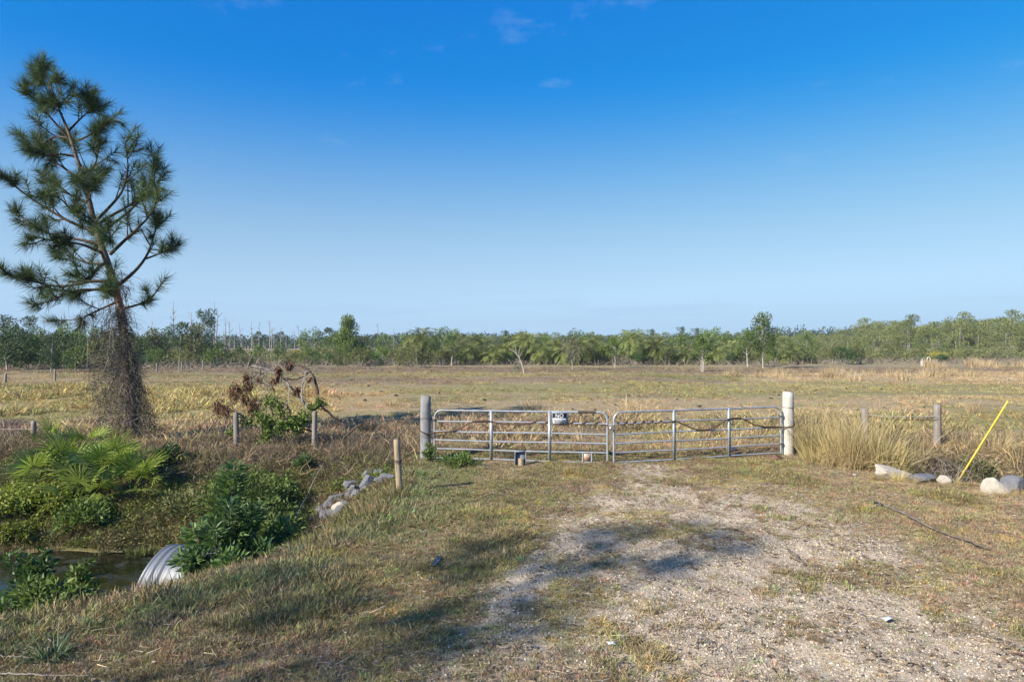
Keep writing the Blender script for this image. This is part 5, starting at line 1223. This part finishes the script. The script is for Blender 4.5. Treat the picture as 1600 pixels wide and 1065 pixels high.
# low scrub filling between the things, too tangled to count
def scrub_fill():
    r = rngof(410); lf = MB()
    for k in range(1500):
        px = r.random() * 1800 - 100
        if px < 470: Y = 84 + r.random() * 60; h = 1.1 + .8 * r.random()
        elif px < 1250: Y = 93 + r.random() * 30; h = 1.7 + 1.1 * r.random()
        else: Y = 105 + r.random() * 50; h = 1.4 + .9 * r.random()
        x = at(px, Y); blob_leaves(lf, r, (x, Y, h * .45), 1.3, 42, .34, h * .42, .2, .5, .35 + .3 * r.random())
    return lf
o = scrub_fill().build('scrub', M['olive_leaf']); tag(o, 'low olive scrub filling the ground behind the palms and under the dead trees', None, None, 'stuff')
def brush_fill():
    r = rngof(411); b = MB(); n = 5200
    px = np.concatenate([r.random(2600) * 520 - 60, 480 + r.random(1400) * 780, 1250 + r.random(1200) * 420]); Y = np.concatenate([72 + r.random(2600) * 26, 84 + r.random(1400) * 6, 88 + r.random(1200) * 20])
    p = np.stack([(px - 800) * Y / FPX, Y, np.full(n, -.05)], 1); p[:, :2] += r.normal(size=(n, 2)) * .4
    b.ribbons(p, unit(r, n) * [1, 1, .3] + [0, 0, .8], .7 + r.random(n) * .9, .07, r, 4, .5, .2); return b
o = brush_fill().build('dry_brush', M['brush_twig']); tag(o, 'dry grey brushwood edging the far side of the pasture', None, None, 'stuff')

# centre: feather palms
PK = [palm_kind(420 + k, th, L) for k, (th, L) in enumerate([(1.4, 3.1), (1.9, 3.2), (1.0, 2.9), (2.5, 3.1)])]
ORD = 'first second third fourth fifth sixth seventh eighth ninth tenth eleventh twelfth'.split()
ROW = sorted([657, 697, 735, 752, 770, 790, 806, 826, 846, 868, 888, 905, 925, 948, 985, 1005, 1025, 1046, 1068, 1120, 1140, 1225, 1240, 1262])
def palm_label(px):
    i = ROW.index(px)
    if px < 905: return ORD[i - 1] + ' palm right of the tall dark lone palm'
    if px < 985: return ORD[ROW.index(985) - i - 1] + ' palm left of the tallest full palm in the middle of the row'
    if px < 1192: return ORD[i - ROW.index(985) - 1] + ' palm right of the tallest full palm in the middle of the row'
    return ORD[i - ROW.index(1225)] + ' palm right of the tall pale-trunked green tree'
PG = 'feather palms lining the far side of the pasture'
special = {657: 'tall dark feather palm standing up alone above grey-stemmed bushes', 985: 'tallest full palm in the middle of the row, arched fronds against the sky', 905: 'yellowish palm with a bright pale trunk just left of the thin bare stems', 735: 'palm at the left end of the unbroken row'}
for k, (px, Y, s, v) in enumerate([(657, 88, 1.25, 3), (697, 92, .95, 2), (735, 89, 1.05, 0), (752, 94, 1.2, 1), (770, 88, .85, 2), (790, 90, 1.1, 0), (806, 96, 1.2, 1), (826, 93, 1.1, 3), (846, 89, .95, 0), (868, 92, 1.0, 1), (888, 88, .95, 0), (905, 87, 1.05, 1), (925, 92, 1.15, 1), (948, 91, .95, 0), (985, 90, 1.2, 3), (1005, 94, 1.0, 1), (1025, 90, 1.05, 1), (1046, 95, .95, 0), (1068, 91, .95, 2), (1120, 90, .9, 0), (1140, 96, 1.0, 1), (1225, 90, .9, 2), (1240, 92, .95, 0), (1262, 95, .85, 2)]):
    PK[v].put(px, Y, special.get(px) or palm_label(px), 'palm tree', PG, s, rz=k * 1.3)
# shrubs among them
BK = {'olive': [bush_kind(440 + k, 2.6, 1.7, 'olive_leaf') for k in range(3)], 'mid': [bush_kind(450 + k, 2.6, 1.6, 'mid_leaf') for k in range(3)], 'dark': [bush_kind(460 + k, 2.4, 1.7, 'dark_leaf') for k in range(2)], 'grey': [bush_kind(470 + k, 1.9, 1.6, 'grey_leaf', n=60) for k in range(2)], 'gold': [bush_kind(480, 2.2, 1.8, 'gold_leaf')], 'low': [bush_kind(485 + k, 1.2, 1.5, 'olive_leaf') for k in range(2)]}
def bush(px, Y, kind, s, label, group, v=0, sz=None): return BK[kind][v % len(BK[kind])].put(px, Y, label, 'shrub', group, s, sz, rz=px * .37)
SG = 'shrubs in the thicket across the far pasture'
LB = {'olive': 'olive green shrub in the thicket below the palms', 'mid': 'fresh green shrub in the thicket below the palms', 'dark': 'dark green shrub in the thicket below the palms', 'grey': 'grey half-bare shrub in the thicket below the palms'}
bush(468, 92, 'gold', .95, 'bright golden-yellow shrub below the dead trees', SG); bush(483, 90, 'mid', .9, 'fresh green shrub hiding the right side of the golden shrub', SG, 1)
bush(655, 76, 'olive', 1.15, 'rounded olive bush on many pale stems standing forward in the pasture', SG, 0, 1.25); bush(638, 78, 'olive', .95, 'olive bush leaning against the one on many pale stems', SG, 1, 1.2)
bush(1320, 88, 'dark', 1.35, 'broad dark bush alone in the pasture left of the white frame', SG, 0, 1.2); bush(1300, 90, 'olive', 1.0, 'olive bush joined to the left of the broad dark bush', SG, 2); bush(1345, 90, 'olive', .95, 'olive bush joined to the right of the broad dark bush', SG, 1, 1.3)
r = rngof(490); kinds = ['olive', 'mid', 'olive', 'dark', 'mid', 'grey', 'olive', 'mid']
for k in range(36):
    px = 495 + k * 21.5 + r.normal() * 6; kd = kinds[int(r.integers(0, 8))]
    bush(px, 88 + r.random() * 10, kd, .75 + .45 * r.random(), LB[kd], SG, k, None)
for k, (px, Y, kd, s) in enumerate([(520, 88, 'olive', 1.0), (540, 84, 'mid', 1.0), (560, 82, 'olive', 1.05), (580, 84, 'dark', 1.0), (600, 86, 'mid', 1.0), (618, 83, 'olive', .95), (530, 78, 'olive', .8), (505, 86, 'dark', .9), (690, 84, 'olive', 1.0), (712, 86, 'mid', .9)]):
    bush(px, Y, kd, s, LB[kd].replace('below the palms', 'left of the palms'), SG, k)
for k in range(12):
    px = 30 + k * 38 + r.normal() * 9; kd = ['olive', 'dark', 'mid', 'grey'][int(r.integers(0, 4))]
    bush(px, 76 + r.random() * 10, kd, .7 + .35 * r.random(), LB[kd].replace('in the thicket below the palms', 'at the edge of the swamp with dead trees'), 'shrubs edging the swamp on the left', k)
for k in range(20):
    px = 1265 + k * 18 + r.normal() * 5; kd = ['olive', 'low', 'grey', 'low', 'olive', 'gold'][int(r.integers(0, 6))]
    bush(px, 100 + r.random() * 22, kd, .7 + .4 * r.random(), {'olive': 'olive shrub', 'low': 'low spreading olive shrub', 'grey': 'grey dry shrub', 'gold': 'yellowish shrub'}[kd] + ' in the rough ground before the right-hand pine wood', 'shrubs before the right-hand pine wood', k, .8)
bush(1455, 96, 'dark', 1.2, 'dark low spreading bush directly behind the white frame', 'shrubs before the right-hand pine wood', 1, .7)
# broadleaf trees that stand out
leafy_kind(500, 6.4, 2.0, 'mid_leaf', nb=26, n=150, leaf=.26, cz=.15, name='leafy_tree', tall=.5).put(545, 92, 'tall bright green leafy tree rising left of the palms', 'tree')
leafy_kind(501, 6.0, 1.9, 'mid_leaf', nb=20, n=120, leaf=.2, cz=.26, tr=.07, name='leafy_tree').put(1192, 74, 'tall green tree with slender pale trunk, highest right of the palms', 'tree')
leafy_kind(502, 4.2, 1.3, 'mid_leaf', nb=10, n=110, leaf=.2, cz=.4).put(1168, 80, 'shorter green tree touching the left of the tall pale-trunked one', 'tree')
leafy_kind(503, 3.5, 1.25, 'mid_leaf', nb=10, n=110, leaf=.18, cz=.36, nt=3, tr=.055).put(1097, 67, 'small green tree with forked white trunks in front of the palms', 'tree')
leafy_kind(504, 3.6, 1.35, 'mid_leaf', nb=11, n=90, leaf=.18, cz=.4, nt=2, tr=.05).put(960, 78, 'small green tree on pale spreading stems before the middle palms', 'tree')
leafy_kind(505, 3.2, 1.3, 'grey_leaf', nb=12, n=75, leaf=.16, cz=.36, tr=.05).put(894, 70, 'thin grey-leaved tree on one pale stem in front of the palms', 'tree')
leafy_kind(506, 2.6, 1.1, 'olive_leaf', nb=8, n=90, leaf=.18, cz=.4, nt=2).put(706, 84, 'small olive tree with pale stems at the left of the palm row', 'tree')
MIXK = [leafy_kind(580 + k, 4.6, 2.2, m_, nb=16, n=100, leaf=.24, cz=.1, tr=.07) for k, m_ in enumerate(['mid_leaf', 'olive_leaf', 'mid_leaf'])]
r = rngof(585)
for k in range(30):
    px = 480 + 790 * ((k + r.random()) / 30); v = int(r.integers(0, 3)); MIXK[v].put(px, 97 + 22 * r.random(), ['fresh green bushy tree filling the thicket behind the palms', 'olive bushy tree filling the thicket behind the palms', 'fresh green bushy tree filling the thicket behind the palms'][v], 'tree', 'bushy trees behind the palm row', .75 + .35 * r.random(), rz=k)
for k in range(16):
    px = -20 + 330 * ((k + r.random()) / 16); v = int(r.integers(0, 3)); MIXK[v].put(px, 84 + 22 * r.random(), ['green bushy tree in the belt behind the big pine', 'olive bushy tree in the belt behind the big pine', 'green bushy tree in the belt behind the big pine'][v], 'tree', 'bushy trees in the belt behind the big pine', .75 + .4 * r.random(), rz=k)
for k in range(13):
    px = 1240 + 400 * ((k + r.random()) / 13); v = int(r.integers(0, 3)); MIXK[v].put(px, 116 + 14 * r.random(), ['green undergrowth tree along the front of the right-hand wood', 'olive undergrowth tree along the front of the right-hand wood', 'green undergrowth tree along the front of the right-hand wood'][v], 'tree', 'undergrowth trees before the right-hand wood', .42 + .28 * r.random(), rz=k)
# leaning bare white tree
t = empty('bare_tree', (at(819, 62), 62, 0)); tag(t, 'leaning leafless white tree in the pasture before the palms', 'bare tree'); r = rngof(507); mb = MB(); P = lerp_path([(0, 0, -.1), (-.12, 0, .7), (-.45, .1, 1.5), (-1.0, .1, 2.1)], 9); mb.tube(P, np.linspace(.085, .03, 9), 6); mb.build('trunk', M['pale_bark'], t, True)
for k, (a, b) in enumerate([((-.2, 0, .95), (-.9, .2, 1.35)), ((-.12, 0, .7), (-1.1, -.2, 1.15)), ((-.5, .1, 1.55), (-.35, 0, 2.5)), ((-.45, .1, 1.5), (-.15, .2, 2.2)), ((-.8, .1, 1.9), (-1.4, 0, 2.3)), ((-.7, .1, 1.8), (-.75, .1, 2.6))]):
    mb = MB(); a = np.array(a); b = np.array(b); mb.tube(lerp_path([a, (a + b) / 2 + r.normal(size=3) * .06, b], 6), np.linspace(.035, .010, 6), 5, False); mb.build('branch', M['pale_bark'], t, True)
bush(806, 64, 'grey', .5, 'low grey twiggy shrub round the foot of the leaning white tree', SG, 0)
# fallen grey limbs in the reedy band, and the white frame
t = empty('fallen_branch', (at(1325, 55), 55, 0)); tag(t, 'bleached fallen branches lying in the reedy band', 'branch')
for a, b in [((-1.2, 0, .3), (.6, 0, .05)), ((-.6, .1, .6), (.5, .1, .15)), ((.2, 0, .1), (1.6, .1, .2))]:
    mb = MB(); mb.tube(lerp_path([a, (np.array(a) + b) / 2 + [0, 0, .06], b], 7), np.linspace(.05, .02, 7), 5); mb.build('limb', M['pale_bark'], t, True)
m, nt, out = newmat('white_pipe'); principled(nt, out, cramp(nt, noise(nt, 3, 4, obj=True), [(.3, (.42, .42, .41)), (.7, (.56, .56, .55))]), .5); M['white_pipe'] = m
t = empty('pipe_frame', (at(1451, 84), 84, 0)); t.scale = (.8, .8, .85); tag(t, 'white pipe standing in an upside-down U in the far right pasture', 'pipe'); mb = MB()
mb.tube(lerp_path([(-.24, 0, -.2), (-.24, 0, 1.0), (-.2, 0, 1.22), (0, 0, 1.27), (.22, 0, 1.2), (.28, 0, 1.0), (.28, 0, -.2)], 22), .06, 8); mb.build('bent_pipe', M['white_pipe'], t, True); mb = MB(); mb.tube(np.array([(.28, 0, .15), (.28, 0, .4)]), .085, 8); mb.build('collar', M['white_pipe'], t, True)
t = empty('well_head', (at(1441, 84), 84, 0)); t.scale = (.8, .8, .8); tag(t, 'squat white well cap left of the bent white pipe', 'well head'); mb = MB(); mb.tube(np.array([(0, 0, -.2), (0, 0, .62)]), .24, 10); mb.build('casing', M['white_pipe'], t, True); mb = MB(); mb.tube(np.array([(0, 0, .62), (0, 0, .72)]), .29, 10); mb.build('cap', M['white_pipe'], t, True); mb = MB(); mb.tube(np.array([(.0, 0, .7), (.0, 0, 1.1)]), .05, 8); mb.build('riser', M['white_pipe'], t, True)
# dead trunks of the swamp
SK = [snag_kind(520, 11, 0), snag_kind(521, 9, 6), snag_kind(522, 9.5, 8, .03), snag_kind(523, 8.5, 6, -.10), snag_kind(524, 8, 10), snag_kind(525, 7, 3, .02), snag_kind(526, 6, 2, .04)]
SN = 'dead trunks standing in the swamp on the left'
SL = {335: 'tallest bare dead trunk, straight and thin, in the swamp', 271: 'dead tree with a broken top right of the big pine', 352: 'branched dead tree right of the tallest bare trunk', 379: 'dead tree leaning left among the swamp trunks', 421: 'dead tree with a wide forked top near the middle of the swamp', 615: 'thinnest far dead trunk against the sky by the lone tall palm', 591: 'stout pale dead trunk beside the tall bright green tree', 237: 'dead trunk partly hidden by the big pine'}
for k, (px, top, Y, v) in enumerate([(335, 470, 130, 0), (337, 488, 132, 6), (271, 470, 120, 2), (300, 487, 140, 6), (237, 500, 120, 1), (352, 495, 135, 1), (358, 500, 128, 4), (348, 515, 140, 5), (379, 505, 130, 3), (394, 503, 132, 2), (405, 502, 138, 1), (396, 520, 128, 6), (421, 500, 130, 4), (424, 512, 134, 6), (439, 510, 150, 1), (447, 525, 145, 5), (461, 515, 150, 2), (468, 508, 155, 6), (480, 518, 160, 0), (494, 513, 165, 3), (484, 528, 150, 6), (378, 525, 140, 5), (367, 520, 150, 6), (428, 520, 150, 1), (591, 517, 140, 6), (590, 505, 170, 1), (615, 512, 190, 0), (630, 514, 195, 0), (610, 530, 170, 6), (618, 528, 165, 5), (68, 500, 100, 0), (141, 522, 110, 6), (224, 520, 115, 5), (254, 520, 120, 6), (290, 520, 118, 1), (230, 515, 135, 4), (310, 525, 125, 5)]):
    kd = SK[v]; H = kd.parts[0][1].vertices; zmax = max(q.co.z for q in H); h = zat(top, Y); s = h / zmax; kd.put(px, Y, SL.get(px, 'bare grey dead trunk standing in the swamp'), 'dead tree', SN, max(.8, s * .9), s, rz=0 if v == 3 else k)
# live trees on the left
DP = [pine_kind(540 + k, H, cz, cr, 'dark_pine', nb=nb, leaf=.4, n=90, tr=.13, flat=.65, name='pine_tree') for k, (H, cz, cr, nb) in enumerate([(8, 3.2, 1.7, 12), (7.5, 1.2, 2.0, 18), (6, 2.6, 1.6, 10)])]
LG = 'living trees in the swamp on the left'
for px, top, Y, v, sw, lb in [(316, 480, 110, 1, 1.0, 'dark dense pine left of the tallest bare trunk'), (281, 500, 84, 2, 1.15, 'bushy-topped pine over a brown dead thicket'), (41, 490, 95, 0, 1.0, 'round-topped pine with open crown at the far left'), (4, 490, 80, 1, 1.2, 'dark dense pine at the picture edge'), (514, 510, 130, 2, 1.2, 'dark round pine just left of the tall bright green tree'), (80, 516, 62, 1, .9, 'young thick pine standing nearer, behind the big pine on its left'), (20, 515, 74, 1, 1.1, 'low dense dark pine beside the edge one'), (262, 515, 100, 2, .9, 'pine with flat crown next to the bushy-topped one'), (230, 522, 120, 2, 1.1, 'dark pine peeping out right of the big pine trunk'), (590, 520, 150, 2, .9, 'small dark far pine crown beside the stout pale trunk'), (438, 516, 170, 2, .9, 'flat dark pine crown far in the middle of the swamp'), (404, 516, 175, 2, .9, 'flat dark pine crown behind the forked dead trees')]:
    kd = DP[v]; zmax = max(q.co.z for q in kd.parts[1][1].vertices); s = zat(top, Y) / zmax; kd.put(px, Y, lb, 'pine tree', LG, s * sw, s, rz=px)
LK = [leafy_kind(550 + k, 3.6, 1.9, 'belt_leaf', nb=14, n=100, leaf=.25, cz=.15) for k in range(2)] + [leafy_kind(553, 3.4, 1.8, 'mid_leaf', nb=14, n=90, leaf=.25, cz=.2)]
LKL = ['deep green leafy tree at the left edge of the swamp belt', 'lighter green leafy tree just inside the left edge of the belt', 'deep green leafy tree under the round-topped open-crowned pine', 'deep green leafy tree beside the young thick pine', 'rounded dark tree just left of the vine-choked pine trunk', 'lighter green small tree directly behind the vine skirt', 'dark tree just right of the big pine trunk', 'rounded dark tree left of the far post below the bushy-topped pine', 'light green small tree under the bushy-topped pine', 'low dark tree under the dark dense pine', 'rounded low tree below the tallest bare trunk', 'light green low tree below the forked dead trees', 'low dark tree left of the golden-yellow shrub', 'lowest rounded tree among the middle dead trunks', 'low light green tree in front of the belt near the pale far post']
for k, (px, Y, s, v) in enumerate([(12, 70, 1.2, 0), (45, 72, 1.0, 2), (62, 78, 1.0, 1), (100, 72, 1.05, 0), (128, 80, 1.0, 1), (150, 76, .8, 2), (225, 92, 1.0, 0), (245, 95, .9, 1), (300, 90, .85, 2), (330, 88, .75, 0), (345, 96, .8, 1), (405, 98, .7, 2), (436, 96, .7, 0), (372, 94, .6, 1), (118, 66, .7, 2)]):
    LK[v].put(px, Y, LKL[k], 'tree', 'leafy trees along the left-hand swamp edge', s, rz=k)
# pines beyond the palms and the pine wood on the right
FK = [pine_kind(560 + k, H, cz, cr, 'far_pine', nb=nb, leaf=.5, n=62, tr=.10, flat=.7) for k, (H, cz, cr, nb) in enumerate([(9, 3.4, 2.3, 12), (8.5, 2.4, 2.5, 15), (9.5, 4.4, 2.3, 10), (8, 2.2, 2.2, 13), (9, 1.6, 2.2, 17)])]
FG1 = 'slender pines in the wood on the right'; FG2 = 'far pines showing above the palms'
r = rngof(570)
def topline(px):
    return np.interp(px, [1200, 1245, 1265, 1290, 1340, 1360, 1400, 1430, 1460, 1500, 1530, 1560, 1580, 1600, 1640], [522, 518, 512, 515, 505, 500, 500, 497, 502, 494, 490, 497, 488, 496, 495])
named = {1577: ('tall round-crowned pine highest above the wood at the picture edge', 486), 1507: ('spreading pine crown rising over the right part of the wood', 489), 1421: ('open round-crowned pine near the middle of the right-hand wood', 493), 1355: ('first tall pine at the left of the right-hand wood', 498)}
for px, (lb, tp_) in named.items():
    Y = 150; kd = FK[0]; zmax = 9.3; s = zat(tp_, Y) / zmax; kd.put(px, Y, lb, 'pine tree', FG1, s * 1.05, s, rz=px)
for k in range(130):
    px = 1205 + 440 * ((k + r.random()) / 130); Y = 128 + 100 * r.random(); tp_ = topline(px) + 2 + 17 * r.random() ** 1.2; kd = FK[int(r.integers(0, 5))]; s = zat(tp_, Y) / 9.3
    kd.put(px, Y, 'light green slender pine in the dense wood on the right', 'pine tree', FG1, s * (.9 + .35 * r.random()), s, rz=r.random() * 6)
for k in range(48):
    px = 640 + 610 * ((k + r.random()) / 48); Y = 190 + 90 * r.random(); tp_ = 519 + 10 * r.random(); kd = FK[int(r.integers(0, 5))]; s = zat(tp_, Y) / 9.3
    kd.put(px, Y, 'far pine crown showing above the row of palms', 'pine tree', FG2, s * 1.2, s, rz=r.random() * 6)
for px, tp_ in [(1067, 511), (1090, 513), (792, 517), (726, 523), (1020, 515)]:
    DP[0].put(px, 170, {1067: 'dark pine rising highest above the palms, left of a pale-trunked tree', 1090: 'thin dark pine top just right of the highest dark one', 792: 'tiny dark pine top above the left-centre palms', 726: 'small rounded dark crown at the left end of the palm row', 1020: 'small dark pine top above the middle palms'}[px], 'pine tree', FG2, .75, zat(tp_, 170) / 8.3)
for k, (px, tp_) in enumerate([(1258, 515), (1130, 520), (1128, 526), (1385, 528), (1365, 530), (1455, 522), (1300, 528), (1325, 530), (1375, 524)]):
    SK[k % 2].put(px, 140, 'pale dead trunk standing inside the wood on the right' if k else 'thick pale broken trunk at the left end of the right-hand wood', 'dead tree', 'pale dead trunks in the wood on the right', 1.6 if k == 0 else 1.0, zat(tp_, 140) / (11 if k % 2 == 0 else 9), rz=k)
# far fence posts across the left pasture
m = M['post_wood']; pm = None
for k, (px, pyb, pyt) in enumerate([(86, 596, 577), (245, 584, 568), (284, 578, 566), (317, 577, 563), (8, 600, 583), (180, 590, 573)]):
    Y = yg(pyb); x = at(px, Y)
    round_post('fence_post', x, Y, (pyb - pyt) * Y / FPX, .075, 'post_wood', ['pale far fence post before the young thick pine', 'far fence post to the right of the big pine trunk', 'far fence post below the bushy-topped pine', 'far fence post at the right end, before the dark dense pine', 'far fence post at the left edge of the pasture', 'far fence post behind the vine-choked pine trunk'][k], 'fence post', (.06 if k == 4 else .01, 0), 'far fence posts along the left side of the pasture', 7)

# ---------------------------------------------------------------- the air: a faint haze over the whole place
hm = bpy.data.materials.new('haze'); hm.use_nodes = True; hnt = hm.node_tree; hnt.nodes.clear()
ho = hnt.nodes.new('ShaderNodeOutputMaterial'); hv = hnt.nodes.new('ShaderNodeVolumePrincipled')
hv.inputs['Color'].default_value = (.70, .85, 1.0, 1); hv.inputs['Density'].default_value = .00022; hnt.links.new(hv.outputs['Volume'], ho.inputs['Volume'])
hb = MB(); hb.box((0, 2400, 8), (8600, 5700, 22)); hz_o = hb.build('haze', hm); tag(hz_o, 'thin bluish haze in the air over the far trees', None, None, 'stuff')
